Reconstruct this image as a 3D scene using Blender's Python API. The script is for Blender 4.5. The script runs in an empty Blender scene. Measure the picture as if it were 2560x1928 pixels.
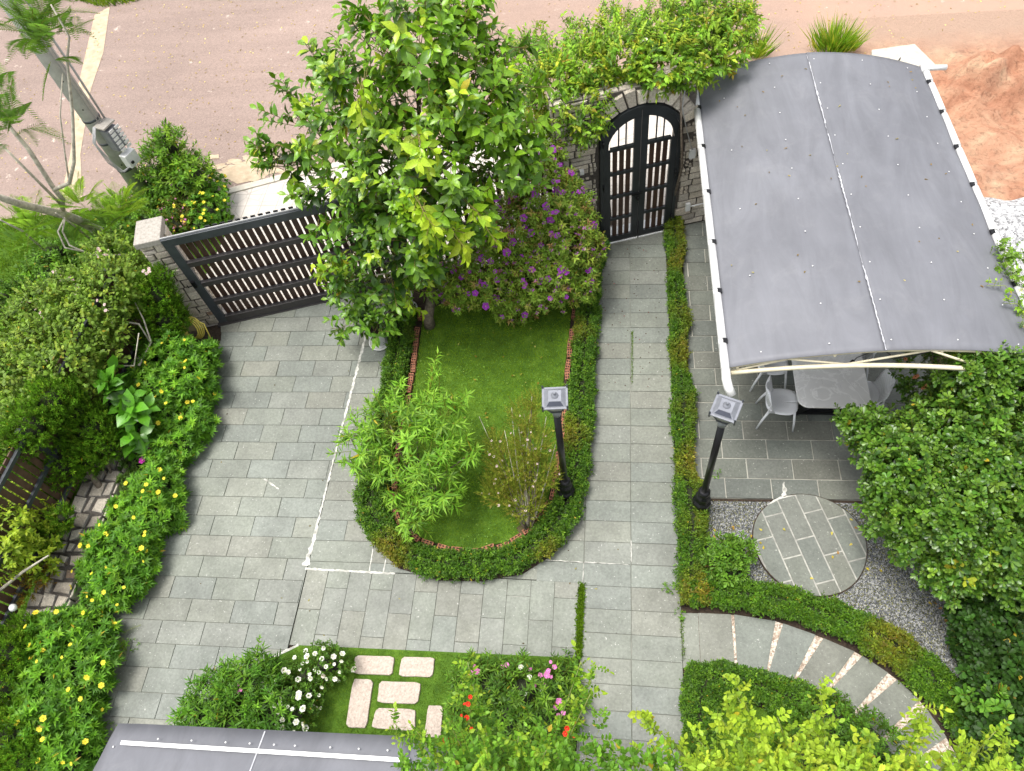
import bpy, bmesh, math, random
import numpy as np
from mathutils import Vector, Matrix

random.seed(5)
rng = np.random.default_rng(11)
sc = bpy.context.scene
COL = sc.collection
PI = math.pi

# ------------------------------------------------------------------ camera
CAMH = 9.5
RW = np.array([[0.98999815, 0.01337507, -0.14044493],
               [0.08681818, -0.84243696, 0.53175424],
               [-0.11120375, -0.53862888, -0.83517223]])   # world <- camera (x right, y down, z forward)
cam = bpy.data.cameras.new('camera')
cam.sensor_width = 36.0
cam.lens = 36 * 1825 / 2560
cam.clip_start = 0.05
cam.clip_end = 600
camo = bpy.data.objects.new('camera', cam)
COL.objects.link(camo)
M = Matrix.Identity(4)
for i in range(3):
    M[i][0] = RW[i, 0]; M[i][1] = -RW[i, 1]; M[i][2] = -RW[i, 2]
M[0][3] = 0; M[1][3] = 0; M[2][3] = CAMH
camo.matrix_world = M
sc.camera = camo

# ------------------------------------------------------------------ sky, sun, exposure
SUN_EL, SUN_AZ = math.radians(76), math.radians(-100)      # high thin cloud, light from beyond the road
w = bpy.data.worlds.new('World'); sc.world = w; w.use_nodes = True
wn = w.node_tree
for n in list(wn.nodes): wn.nodes.remove(n)
wo = wn.nodes.new('ShaderNodeOutputWorld'); wb = wn.nodes.new('ShaderNodeBackground')
sk = wn.nodes.new('ShaderNodeTexSky'); sk.sky_type = 'NISHITA'; sk.sun_disc = False
sk.sun_elevation = SUN_EL; sk.sun_rotation = SUN_AZ; sk.dust_density = 4.0; sk.air_density = 1.0; sk.ozone_density = 1.0
hs = wn.nodes.new('ShaderNodeHueSaturation'); hs.inputs['Saturation'].default_value = 0.22
wn.links.new(sk.outputs[0], hs.inputs['Color']); wn.links.new(hs.outputs[0], wb.inputs['Color'])
wn.links.new(wb.outputs[0], wo.inputs['Surface'])
wb.inputs['Strength'].default_value = 0.15
sl = bpy.data.lights.new('sun', 'SUN'); sl.energy = 1.6; sl.angle = math.radians(20); sl.color = (1, .955, .88)
so = bpy.data.objects.new('sun', sl); COL.objects.link(so)
sd = Vector((math.sin(SUN_AZ) * math.cos(SUN_EL), math.cos(SUN_AZ) * math.cos(SUN_EL), math.sin(SUN_EL)))
so.rotation_euler = sd.to_track_quat('Z', 'Y').to_euler()
so.location = (0, 0, 20)
sc.view_settings.view_transform = 'Standard'; sc.view_settings.look = 'None'
sc.view_settings.gamma = 1; sc.view_settings.exposure = 0.92
sc.cycles.use_denoising = True
sc.cycles.max_bounces = 8; sc.cycles.diffuse_bounces = 3; sc.cycles.transparent_max_bounces = 6

# ------------------------------------------------------------------ helpers
def P(x, y, z=0.0):
    """spot at height z seen at (x, y) of the 2212 px wide view of the photograph"""
    d = 2560 / 2212
    v = RW @ np.array([x * d - 1280, y * d - 964, 1825.])
    t = (z - CAMH) / v[2]
    return np.array([v[0] * t, v[1] * t, z])
def L(c): return tuple(c) if len(c) == 4 else (c[0], c[1], c[2], 1)
def norm(a): return a / (np.linalg.norm(a, axis=-1, keepdims=True) + 1e-9)

class NT:
    def __init__(s, name):
        s.m = bpy.data.materials.new(name); s.m.use_nodes = True; s.t = s.m.node_tree
        for n in list(s.t.nodes): s.t.nodes.remove(n)
        s.out = s.n('ShaderNodeOutputMaterial'); s.b = s.n('ShaderNodeBsdfPrincipled')
        s.l(s.b.outputs[0], s.out.inputs['Surface']); s.tc = s.n('ShaderNodeTexCoord')
    def n(s, k, **kw):
        o = s.t.nodes.new(k)
        for a, v in kw.items(): setattr(o, a, v)
        return o
    def l(s, a, b): s.t.links.new(a, b)
    def noise(s, scale, detail=4, rough=.55, vec=None, dist=0):
        o = s.n('ShaderNodeTexNoise'); o.inputs['Scale'].default_value = scale; o.inputs['Detail'].default_value = detail
        o.inputs['Roughness'].default_value = rough; o.inputs['Distortion'].default_value = dist
        s.l(vec or s.tc.outputs['Object'], o.inputs['Vector']); return o.outputs[0]
    def vor(s, scale, feature='F1', out=0, rnd=1):
        o = s.n('ShaderNodeTexVoronoi', feature=feature); o.inputs['Scale'].default_value = scale
        o.inputs['Randomness'].default_value = rnd
        s.l(s.tc.outputs['Object'], o.inputs['Vector']); return o.outputs[out]
    def ramp(s, src, stops, interp='LINEAR'):
        o = s.n('ShaderNodeValToRGB'); o.color_ramp.interpolation = interp
        e = o.color_ramp.elements
        while len(e) < len(stops): e.new(.5)
        for i, (p, c) in enumerate(stops):
            e[i].position = p; e[i].color = L(c) if not isinstance(c, (int, float)) else (c, c, c, 1)
        s.l(src, o.inputs[0]); return o.outputs[0]
    def mix(s, f, a, b, mode='MIX'):
        o = s.n('ShaderNodeMix', data_type='RGBA', blend_type=mode)
        for v, i in ((f, 0), (a, 6), (b, 7)):
            if isinstance(v, (int, float)): o.inputs[i].default_value = v if i == 0 else (v, v, v, 1)
            elif isinstance(v, tuple): o.inputs[i].default_value = L(v)
            else: s.l(v, o.inputs[i])
        return o.outputs[2]
    def attr(s): o = s.n('ShaderNodeAttribute'); o.attribute_name = 'col'; return o.outputs['Color']
    def bump(s, h, strength=.3, dist=.01):
        o = s.n('ShaderNodeBump'); o.inputs['Strength'].default_value = strength; o.inputs['Distance'].default_value = dist
        s.l(h, o.inputs['Height']); s.l(o.outputs[0], s.b.inputs['Normal'])
    def fin(s, col=None, rough=.6, metal=0, spec=.5):
        if col is not None:
            if isinstance(col, tuple): s.b.inputs['Base Color'].default_value = L(col)
            else: s.l(col, s.b.inputs['Base Color'])
        if isinstance(rough, (int, float)): s.b.inputs['Roughness'].default_value = rough
        else: s.l(rough, s.b.inputs['Roughness'])
        s.b.inputs['Metallic'].default_value = metal; s.b.inputs['Specular IOR Level'].default_value = spec
        return s.m

def leafmat(name, rough=.5, trans=.3, spec=.4):
    s = NT(name); c = s.attr()
    nz = s.noise(55, 2); v = s.ramp(nz, [(.3, .8), (.7, 1.15)])
    c2 = s.mix(1.0, s.mix(1.0, c, v, 'MULTIPLY'), (1.24, 1.18, .52), 'MULTIPLY') if name != 'petal' else s.mix(1.0, c, v, 'MULTIPLY')
    s.l(c2, s.b.inputs['Base Color']); s.b.inputs['Roughness'].default_value = rough
    s.b.inputs['Specular IOR Level'].default_value = spec
    tr = s.n('ShaderNodeBsdfTranslucent'); c3 = s.mix(1.0, c2, (1.25, 1.35, .55), 'MULTIPLY'); s.l(c3, tr.inputs['Color'])
    mx = s.n('ShaderNodeMixShader'); mx.inputs[0].default_value = trans
    s.l(s.b.outputs[0], mx.inputs[1]); s.l(tr.outputs[0], mx.inputs[2]); s.l(mx.outputs[0], s.out.inputs['Surface'])
    return s.m
def plain(name, col, rough=.5, metal=0, var=.12, scale=12, bump=0, spec=.5):
    s = NT(name); nz = s.noise(scale, 5)
    a = tuple(c * (1 - var) for c in col); b = tuple(min(1, c * (1 + var)) for c in col)
    c = s.ramp(nz, [(.3, a), (.7, b)])
    if bump: s.bump(s.noise(scale * 8, 4), bump, .004)
    return s.fin(c, rough, metal, spec)

MT = {}
MT['leaf'] = leafmat('leaf_foliage', .5, .30, .28)
MT['gloss'] = leafmat('glossy_leaf_foliage', .33, .22, .45)
MT['matte'] = leafmat('matte_leaf_foliage', .7, .3, .15)
MT['petal'] = leafmat('petal', .6, .25, .2)
MT['bark'] = plain('bark', (.15, .12, .09), .9, var=.5, scale=25, bump=.8)
MT['palebark'] = plain('pale_mottled_bark', (.44, .41, .33), .85, var=.4, scale=14, bump=.6)
MT['cane'] = plain('green_cane', (.25, .30, .10), .6, var=.2)
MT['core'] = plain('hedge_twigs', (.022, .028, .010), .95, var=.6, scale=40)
MT['white'] = plain('white_plastic', (.72, .72, .71), .35, var=.06)
MT['whitepaint'] = plain('white_painted_steel', (.78, .78, .76), .4, var=.06)
MT['black'] = plain('black_cast_metal', (.012, .012, .014), .32, .3, var=.3)
MT['darkgrey'] = plain('charcoal_painted_steel', (.028, .032, .036), .38, .2, var=.2, scale=5)
MT['gategrey'] = plain('grey_gate_steel', (.055, .062, .07), .4, .2, var=.25, scale=4)
MT['rail'] = plain('brown_black_steel', (.045, .04, .04), .45, .1, var=.2, scale=6)
MT['slat'] = plain('dark_brown_slat', (.050, .024, .015), .5, var=.3, scale=9)
MT['fenceslat'] = plain('brown_fence_slat', (.10, .055, .034), .6, var=.3, scale=9)
MT['cream'] = plain('cream_painted_tube', (.66, .60, .44), .45, var=.1)
MT['chair'] = None
MT['lampgrey'] = plain('pale_grey_lantern_metal', (.24, .25, .28), .4, .3, var=.15)
MT['solar'] = plain('solar_panel', (.05, .055, .075), .2, .0, var=.2)
MT['yellowhose'] = plain('yellow_rubber', (.82, .68, .14), .4, var=.12)
MT['soil'] = plain('dark_soil', (.045, .03, .02), .95, var=.5, scale=30, bump=1)
MT['brick'] = plain('orange_fired_clay', (.36, .15, .085), .9, var=.5, scale=20, bump=.4)
MT['hole'] = plain('brick_hollow', (.03, .014, .01), .9)
MT['wire'] = plain('black_cable', (.02, .02, .02), .5)
MT['greywire'] = plain('grey_cable', (.4, .4, .4), .5)

def mk():
    s = NT('perforated_grey_plastic')
    v = s.vor(70, 'F1', 0, 0); f = s.ramp(v, [(.22, 0.55), (.34, 1)])
    c = s.mix(1.0, (.78, .79, .81), f, 'MULTIPLY'); MT['chair'] = s.fin(c, .45)
    s = NT('grey_marble')
    n1 = s.noise(2.4, 8, .6, dist=1.6); v1 = s.ramp(n1, [(.46, 0), (.5, 1), (.54, 0)])
    base = s.ramp(s.noise(3, 6), [(.3, (.72, .71, .69)), (.7, (.82, .81, .79))])
    c = s.mix(v1, base, (.92, .91, .89)); MT['marble'] = s.fin(c, .25)
    # slate slabs: own colour per slab, pale specks, darker moss film
    s = NT('slate_slab'); a = s.attr()
    big = s.ramp(s.noise(2.2, 5), [(.3, .82), (.7, 1.12)])
    fine = s.ramp(s.noise(30, 7, .7), [(.3, .74), (.72, 1.22)])
    c = s.mix(1.0, a, big, 'MULTIPLY'); c = s.mix(1.0, c, fine, 'MULTIPLY')
    big2 = s.ramp(s.noise(.45, 5, .6), [(.35, .84), (.65, 1.10)]); c = s.mix(1.0, c, big2, 'MULTIPLY')
    mo = s.ramp(s.noise(1.1, 8, .75), [(.60, 0), (.75, .35)]); c = s.mix(mo, c, (.10, .11, .06))
    sp = s.ramp(s.vor(11), [(.035, 1), (.06, 0)]); spm = s.ramp(s.noise(1.7, 2), [(.48, 0), (.6, 1)])
    c = s.mix(s.mix(1.0, sp, spm, 'MULTIPLY'), c, (.62, .62, .58))
    sp2 = s.ramp(s.noise(34, 4, .55), [(.66, 0), (.73, .8)])
    c = s.mix(sp2, c, (.50, .50, .46))
    dk = s.ramp(s.vor(6.3), [(.025, 1), (.04, 0)]); c = s.mix(dk, c, (.05, .05, .04))
    s.bump(s.noise(18, 6), .35, .008)
    MT['slate'] = s.fin(c, s.ramp(s.noise(5, 3), [(.3, .45), (.7, .7)]), spec=.45)
    s = NT('joint_mortar'); c = s.ramp(s.noise(1.3, 4, .7), [(.30, (.085, .09, .055)), (.42, (.15, .155, .13)), (.56, (.21, .215, .185)), (.70, (.42, .415, .37))])
    MT['mortar'] = s.fin(c, .9)
    s = NT('white_cement'); s.bump(s.noise(40, 4), .6, .01); MT['cement'] = s.fin(s.ramp(s.noise(9, 5), [(.3, (.24, .24, .21)), (.6, (.62, .61, .56))]), .85)
    # road
    s = NT('worn_road')
    g = s.ramp(s.noise(.22, 4, .5), [(.35, (.25, .19, .165)), (.65, (.32, .24, .205))])
    pb = s.ramp(s.noise(90, 3, .7), [(.35, .74), (.65, 1.25)])
    pb2 = s.ramp(s.noise(22, 6, .75), [(.35, .84), (.65, 1.16)]); mpp = s.n('ShaderNodeMapping'); mpp.inputs['Scale'].default_value = (.18, 1.6, 1); mpp.inputs['Rotation'].default_value = (0, 0, -.12); s.l(s.tc.outputs['Object'], mpp.inputs[0])
    tyre = s.ramp(s.noise(1.3, 5, .6, mpp.outputs[0]), [(.35, .93), (.62, 1.05)])
    c = s.mix(1.0, s.mix(1.0, s.mix(1.0, g, pb, 'MULTIPLY'), pb2, 'MULTIPLY'), tyre, 'MULTIPLY')
    sx = s.n('ShaderNodeSeparateXYZ'); s.l(s.tc.outputs['Object'], sx.inputs[0])
    mp = s.n('ShaderNodeMapRange'); mp.inputs[1].default_value = -7; mp.inputs[2].default_value = 4; s.l(sx.outputs[0], mp.inputs[0])
    st = s.mix(1.0, mp.outputs[0], s.ramp(s.noise(.5, 5, .6), [(.3, .45), (.7, 1.1)]), 'MULTIPLY')
    c = s.mix(st, c, (.42, .28, .21))
    pl = s.ramp(s.noise(3.5, 6, .7), [(.63, 0), (.70, .8)]); c = s.mix(pl, c, (.62, .53, .45))
    s.bump(s.noise(70, 4), .5, .01); MT['road'] = s.fin(c, .9, spec=.2)
    s = NT('sandy_crack_filling'); s.bump(s.noise(60, 4), .5, .01)
    MT['sand'] = s.fin(s.ramp(s.noise(6, 6), [(.3, (.40, .31, .21)), (.7, (.56, .45, .32))]), .95)
    # red soil
    s = NT('red_earth')
    c = s.ramp(s.noise(1.5, 9, .68, dist=.6), [(.3, (.30, .14, .085)), (.43, (.42, .21, .13)), (.55, (.48, .28, .18)), (.68, (.54, .40, .26))])
    dk = s.ramp(s.noise(9, 8, .75, dist=.8), [(.32, .5), (.5, 1.05)]); c = s.mix(1.0, c, dk, 'MULTIPLY')
    sy_ = s.n('ShaderNodeSeparateXYZ'); s.l(s.tc.outputs['Object'], sy_.inputs[0]); mr = s.n('ShaderNodeMapRange'); mr.inputs[1].default_value = 13.6; mr.inputs[2].default_value = 15.0
    s.l(sy_.outputs[1], mr.inputs[0]); ad = s.n('ShaderNodeMath', operation='ADD'); s.l(mr.outputs[0], ad.inputs[0]); s.l(s.ramp(s.noise(1.2, 6, .7), [(.3, -.4 if False else 0), (.7, .3)]), ad.inputs[1])
    c = s.mix(s.ramp(ad.outputs[0], [(.15, 0), (1.0, 1)]), c, (.41, .285, .215))
    s.bump(s.noise(14, 8, .7), .9, .06); MT['earth'] = s.fin(c, .95, spec=.15)
    s = NT('verge_soil'); c = s.ramp(s.noise(3, 6), [(.35, (.05, .045, .02)), (.65, (.11, .09, .04))]); MT['verge'] = s.fin(c, .95)
    s = NT('pale_pavement_tile')
    v = s.vor(3.1, 'DISTANCE_TO_EDGE', 0, 0.0); ln = s.ramp(v, [(.012, 1), (.03, 0)])
    v2 = s.vor(2.2, 'DISTANCE_TO_EDGE', 0, .55); ln2 = s.ramp(v2, [(.008, .7), (.02, 0)])
    c = s.ramp(s.noise(4, 5), [(.3, (.50, .46, .41)), (.7, (.62, .57, .52))])
    c = s.mix(ln, c, (.35, .31, .27)); c = s.mix(ln2, c, (.38, .34, .30)); MT['tile'] = s.fin(c, .8)
    # gravel
    s = NT('grey_gravel'); cc = s.vor(75, 'F1', 1); bw = s.n('ShaderNodeRGBToBW'); s.l(cc, bw.inputs[0])
    c = s.ramp(bw.outputs[0], [(.15, (.05, .055, .06)), (.5, (.20, .21, .22)), (.85, (.52, .52, .50))])
    s.bump(s.vor(75), 1, .02); MT['gravel'] = s.fin(c, .85)
    s = NT('white_gravel'); cc = s.vor(28, 'F1', 1); bw = s.n('ShaderNodeRGBToBW'); s.l(cc, bw.inputs[0])
    c = s.ramp(bw.outputs[0], [(.1, (.18, .18, .18)), (.35, (.42, .42, .43)), (.7, (.68, .68, .69))])
    s.bump(s.vor(28), 1, .04); MT['whitegravel'] = s.fin(c, .85)
    s = NT('pebble_concrete'); cc = s.vor(45, 'F1', 1); bw = s.n('ShaderNodeRGBToBW'); s.l(cc, bw.inputs[0])
    c = s.ramp(bw.outputs[0], [(.1, (.26, .19, .14)), (.45, (.48, .39, .31)), (.8, (.66, .60, .52))])
    s.bump(s.vor(45), .8, .01); MT['pebble'] = s.fin(c, .85)
    s = NT('pink_granite'); c = s.ramp(s.noise(38, 6, .75), [(.3, (.30, .24, .20)), (.5, (.47, .39, .33)), (.7, (.60, .53, .46))])
    s.bump(s.noise(30, 5), .7, .01); MT['granite'] = s.fin(c, .85)
    s = NT('rough_wall_stone'); a = s.attr(); f = s.ramp(s.noise(45, 7, .75), [(.3, .6), (.7, 1.3)])
    c = s.mix(1.0, a, f, 'MULTIPLY'); st = s.ramp(s.noise(3.3, 5), [(.55, 0), (.72, .6)]); c = s.mix(st, c, (.14, .12, .10))
    s.bump(s.noise(22, 7, .7), 1, .025); MT['stone'] = s.fin(c, .92, spec=.25)
    s = NT('dark_joint'); MT['joint'] = s.fin(s.ramp(s.noise(20, 4), [(.3, (.06, .05, .042)), (.7, (.13, .115, .10))]), .95)
    s = NT('cast_cap_stone'); c = s.ramp(s.noise(26, 7, .75), [(.3, (.22, .20, .17)), (.5, (.37, .34, .30)), (.7, (.46, .43, .39))]); MT['cap'] = s.fin(c, .9)
    s = NT('turf'); c = s.ramp(s.noise(6, 6, .6), [(.3, (.05, .105, .012)), (.55, (.085, .17, .018)), (.75, (.14, .24, .03))])
    s.bump(s.noise(120, 3), 1, .01); MT['turf'] = s.fin(c, .9, spec=.15)
    # canopy sheet
    s = NT('grey_polycarbonate_sheet')
    c = s.ramp(s.noise(.9, 5, .55), [(.3, (.138, .141, .158)), (.7, (.178, .182, .202))])
    mps = s.n('ShaderNodeMapping'); mps.inputs['Scale'].default_value = (1.2, .28, 1); s.l(s.tc.outputs['Object'], mps.inputs[0])
    c = s.mix(1.0, c, s.ramp(s.noise(2.2, 7, .7, mps.outputs[0], 1.2), [(.3, .86), (.7, 1.14)]), 'MULTIPLY')
    du = s.ramp(s.noise(2.6, 8, .75, dist=.8), [(.52, 0), (.74, .28)]); c = s.mix(du, c, (.25, .25, .26)); dr = s.ramp(s.noise(5.5, 8, .8), [(.62, 0), (.76, .14)]); c = s.mix(dr, c, (.085, .085, .09))
    MT['sheet'] = s.fin(c, s.ramp(s.noise(2, 4), [(.3, .5), (.7, .62)]), spec=.4)
    s = NT('seam_deposit'); MT['seam'] = s.fin(s.ramp(s.noise(14, 5), [(.3, (.30, .30, .33)), (.7, (.60, .61, .64))]), .6)
    s = NT('lamp_glass'); MT['glass'] = s.fin((.55, .57, .50), .15); s.b.inputs['Transmission Weight'].default_value = .35
    s = NT('concrete_pole'); c = s.ramp(s.noise(9, 7, .65), [(.3, (.46, .45, .43)), (.7, (.64, .63, .60))])
    s.bump(s.noise(40, 4), .3, .01); MT['concrete'] = s.fin(c, .85)
    s = NT('pale_concrete'); MT['paleconc'] = s.fin(s.ramp(s.noise(8, 6), [(.3, (.44, .41, .34)), (.7, (.56, .53, .46))]), .85)
mk()

# ---- mesh builder
class MB:
    def __init__(s): s.v = []; s.f = []; s.m = []; s.c = []; s.sm = []
    def add(s, vs, fs, mi=0, col=None, smooth=False):
        o = len(s.v); s.v += [tuple(map(float, p)) for p in vs]
        for f in fs: s.f.append([i + o for i in f]); s.m.append(mi); s.c.append(col or (1, 1, 1)); s.sm.append(smooth)
        return s
    def box(s, c, d, rz=0, mi=0, col=None, mat=None, taper=1):
        hx, hy, hz = d[0] / 2, d[1] / 2, d[2] / 2
        vs = []
        for z, t in ((-hz, 1), (hz, taper)):
            for x, y in ((-hx, -hy), (hx, -hy), (hx, hy), (-hx, hy)): vs.append(Vector((x * t, y * t, z)))
        R = mat if mat is not None else Matrix.Rotation(rz, 3, 'Z')
        vs = [R @ v + Vector(c) for v in vs]
        return s.add(vs, [(3, 2, 1, 0), (4, 5, 6, 7), (0, 1, 5, 4), (1, 2, 6, 5), (2, 3, 7, 6), (3, 0, 4, 7)], mi, col)
    def bar(s, a, b, wd, hd, mi=0, up=(0, 0, 1)):
        a, b = Vector(a), Vector(b); d = (b - a); ln = d.length; d.normalize(); u = Vector(up)
        x = d.cross(u)
        if x.length < 1e-4: x = Vector((1, 0, 0))
        x.normalize(); z = x.cross(d)
        R = Matrix((x, d, z)).transposed()
        return s.box((a + b) / 2, (wd, ln, hd), mi=mi, mat=R)
    def tube(s, pts, r, seg=10, mi=0, caps=True, smooth=True):
        pts = [Vector(tuple(map(float, p))) for p in pts]; n = len(pts)
        rs = [r] * n if isinstance(r, (int, float)) else list(r)
        vs = []; prev = None
        for i, p in enumerate(pts):
            d = (pts[min(i + 1, n - 1)] - pts[max(i - 1, 0)])
            if d.length < 1e-7: d = Vector((0, 0, 1))
            d.normalize()
            if prev is None:
                x = d.cross(Vector((0, 0, 1)));
                if x.length < 1e-3: x = Vector((1, 0, 0))
            else: x = prev - d * prev.dot(d)
            x.normalize(); prev = x; y = d.cross(x)
            for k in range(seg):
                a = 2 * PI * k / seg; vs.append(p + (x * math.cos(a) + y * math.sin(a)) * rs[i])
        fs = []
        for i in range(n - 1):
            for k in range(seg):
                k2 = (k + 1) % seg; fs.append((i * seg + k, i * seg + k2, (i + 1) * seg + k2, (i + 1) * seg + k))
        s.add(vs, fs, mi, None, smooth)
        if caps:
            o = len(s.v) - len(vs)
            s.f.append([o + k for k in range(seg)][::-1]); s.f.append([o + (n - 1) * seg + k for k in range(seg)])
            for _ in range(2): s.m.append(mi); s.c.append((1, 1, 1)); s.sm.append(False)
        return s
    def lathe(s, prof, c=(0, 0, 0), seg=16, mi=0, rz=0, smooth=True, caps=True):
        vs = []
        for r, z in prof:
            for k in range(seg):
                a = rz + 2 * PI * k / seg; vs.append((c[0] + r * math.cos(a), c[1] + r * math.sin(a), c[2] + z))
        fs = []
        for i in range(len(prof) - 1):
            for k in range(seg):
                k2 = (k + 1) % seg; fs.append((i * seg + k, i * seg + k2, (i + 1) * seg + k2, (i + 1) * seg + k))
        s.add(vs, fs, mi, None, smooth)
        if caps:
            o = len(s.v) - len(vs); n = len(prof)
            s.f.append([o + k for k in range(seg)][::-1]); s.f.append([o + (n - 1) * seg + k for k in range(seg)])
            for _ in range(2): s.m.append(mi); s.c.append((1, 1, 1)); s.sm.append(False)
        return s
    def prism(s, poly, z0, z1, mi=0, col=None, inset=0):
        n = len(poly); cx = sum(p[0] for p in poly) / n; cy = sum(p[1] for p in poly) / n
        k = 1 - inset
        vs = [(p[0], p[1], z0) for p in poly] + [(cx + (p[0] - cx) * k, cy + (p[1] - cy) * k, z1) for p in poly]
        fs = [tuple(range(n, 2 * n))] + [(i, (i + 1) % n, n + (i + 1) % n, n + i) for i in range(n)]
        return s.add(vs, fs, mi, col)
    def build(s, name, mats, parent=None, bevel=0):
        if not isinstance(mats, (list, tuple)): mats = [mats]
        loc = Vector(parent.location) if parent is not None else Vector((0, 0, 0))
        if parent is not None and parent.parent is not None: loc = Vector((0, 0, 0)) + abs_loc(parent)
        me = bpy.data.meshes.new(name)
        me.from_pydata([(x - loc.x, y - loc.y, z - loc.z) for x, y, z in s.v], [], s.f)
        for m in mats: me.materials.append(m)
        me.polygons.foreach_set('material_index', s.m); me.polygons.foreach_set('use_smooth', s.sm)
        a = me.attributes.new('col', 'FLOAT_COLOR', 'FACE')
        a.data.foreach_set('color', np.array([(*c[:3], 1) for c in s.c], dtype=np.float32).ravel())
        me.update()
        o = bpy.data.objects.new(name, me); COL.objects.link(o)
        if parent is not None: o.parent = parent
        if bevel:
            b = o.modifiers.new('bevel', 'BEVEL'); b.width = bevel; b.segments = 2; b.limit_method = 'ANGLE'
        return o
def abs_loc(o):
    l = Vector((0, 0, 0))
    while o is not None: l += Vector(o.location); o = o.parent
    return l
def tag(o, label=None, cat=None, group=None, kind=None):
    if label: o['label'] = label
    if cat: o['category'] = cat
    if group: o['group'] = group
    if kind: o['kind'] = kind
    return o
def thing(name, label, cat, loc=(0, 0, 0), rz=0, group=None):
    o = bpy.data.objects.new(name, None); COL.objects.link(o); o.empty_display_size = .2
    o.location = tuple(map(float, loc)); o.rotation_euler = (0, 0, rz)
    return tag(o, label, cat, group)
def struct(name, mb, mats, label=None, kind='structure'):
    o = mb.build(name, mats); tag(o, label, None, None, kind); return o
def dup(root, loc, rz, label, group=None):
    def cp(o, par):
        c = o.copy(); COL.objects.link(c); c.parent = par
        for ch in [q for q in root_children[o.name]]: cp(ch, c)
        return c
    root_children = {}
    def walk(o):
        root_children[o.name] = list(o.children)
        for ch in o.children: walk(ch)
    walk(root)
    r = cp(root, None); r.location = tuple(map(float, loc)); r.rotation_euler = (0, 0, rz); r['label'] = label
    if group: r['group'] = group
    return r

# ---- leaves in bulk
def _tmpl(kind):
    if kind == 'dia':
        v = [(0, 0, 0), (-.5, .45, .10), (.5, .45, .10), (0, 1, -.08)]; f = [(0, 2, 3), (0, 3, 1)]
    elif kind == 'blade':
        v = [(-.5, 0, 0), (.5, 0, 0), (0, 1, 0)]; f = [(0, 1, 2)]
    elif kind == 'lance':
        v = [(0, 0, 0), (-.5, .35, .12), (0, .38, 0), (.5, .35, .12), (0, 1, -.16)]; f = [(0, 3, 2), (0, 2, 1), (2, 3, 4), (1, 2, 4)]
    elif kind == 'ovate':
        v = [(0, 0, 0), (-.42, .28, .10), (.42, .28, .10), (0, .3, 0), (-.45, .62, .06), (.45, .62, .06), (0, .66, -.05), (0, 1, -.2)]
        f = [(0, 2, 3), (0, 3, 1), (3, 2, 5, 6), (1, 3, 6, 4), (6, 5, 7), (4, 6, 7)]
    elif kind == 'obov':
        v = [(0, 0, 0), (-.3, .4, .08), (.3, .4, .08), (0, .42, 0), (-.48, .78, .08), (.48, .78, .08), (0, .8, -.02), (0, 1, -.06)]
        f = [(0, 2, 3), (0, 3, 1), (3, 2, 5, 6), (1, 3, 6, 4), (6, 5, 7), (4, 6, 7)]
    return np.array(v, float), f
class LB:
    """collects many leaves, built as one mesh"""
    def __init__(s): s.V = []; s.I = []; s.S = []; s.C = []; s.nv = 0
    def leaves(s, pos, t, n, ln, wd, col, kind='ovate', droop=1.0):
        N = len(pos)
        if N == 0: return s
        tv, tf = _tmpl(kind)
        t = norm(t); sd = np.cross(t, n); sd = norm(sd); n = np.cross(sd, t)
        ln = np.broadcast_to(np.asarray(ln, float), (N,)); wd = np.broadcast_to(np.asarray(wd, float), (N,))
        V = (pos[:, None, :] + sd[:, None, :] * (tv[None, :, 0:1] * wd[:, None, None]) + t[:, None, :] * (tv[None, :, 1:2] * ln[:, None, None])
             + n[:, None, :] * (tv[None, :, 2:3] * np.where(tv[None, :, 2:3] < 0, ln[:, None, None] * droop, wd[:, None, None])))
        k = len(tv); base = s.nv + np.arange(N) * k
        idx = np.concatenate([np.array(f) for f in tf]); sz = np.array([len(f) for f in tf])
        s.V.append(V.reshape(-1, 3)); s.I.append((base[:, None] + idx[None, :]).ravel()); s.S.append(np.tile(sz, N))
        s.C.append(np.repeat(np.asarray(col, float), len(tf), axis=0)); s.nv += N * k
        return s
    def stems(s, a, b, r, col=(.16, .15, .06)):
        N = len(a)
        if N == 0: return s
        d = norm(b - a); x = norm(np.cross(d, np.array([.3, .5, .8]))); y = np.cross(d, x)
        V = []
        for q in (a, b):
            for k in range(3):
                an = 2 * PI * k / 3; V.append(q + (x * math.cos(an) + y * math.sin(an)) * r)
        V = np.stack(V, 1); base = s.nv + np.arange(N) * 6
        idx = np.array([0, 1, 4, 3, 1, 2, 5, 4, 2, 0, 3, 5])
        s.V.append(V.reshape(-1, 3)); s.I.append((base[:, None] + idx).ravel()); s.S.append(np.tile([4, 4, 4], N))
        s.C.append(np.tile(np.array(col, float), (N * 3, 1))); s.nv += N * 6
        return s
    def build(s, name, mat, parent=None):
        V = np.concatenate(s.V); I = np.concatenate(s.I).astype(np.int32); S = np.concatenate(s.S).astype(np.int32); C = np.concatenate(s.C)
        if parent is not None: V = V - np.array(abs_loc(parent))
        me = bpy.data.meshes.new(name); me.vertices.add(len(V)); me.vertices.foreach_set('co', V.astype(np.float32).ravel())
        me.loops.add(len(I)); me.loops.foreach_set('vertex_index', I)
        me.polygons.add(len(S)); st = np.concatenate([[0], np.cumsum(S)[:-1]]).astype(np.int32)
        me.polygons.foreach_set('loop_start', st); me.polygons.foreach_set('loop_total', S)
        me.materials.append(mat); me.update(calc_edges=True)
        a = me.attributes.new('col', 'FLOAT_COLOR', 'FACE')
        a.data.foreach_set('color', np.concatenate([C, np.ones((len(C), 1))], 1).astype(np.float32).ravel())
        o = bpy.data.objects.new(name, me); COL.objects.link(o)
        if parent is not None: o.parent = parent
        return o

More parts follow.
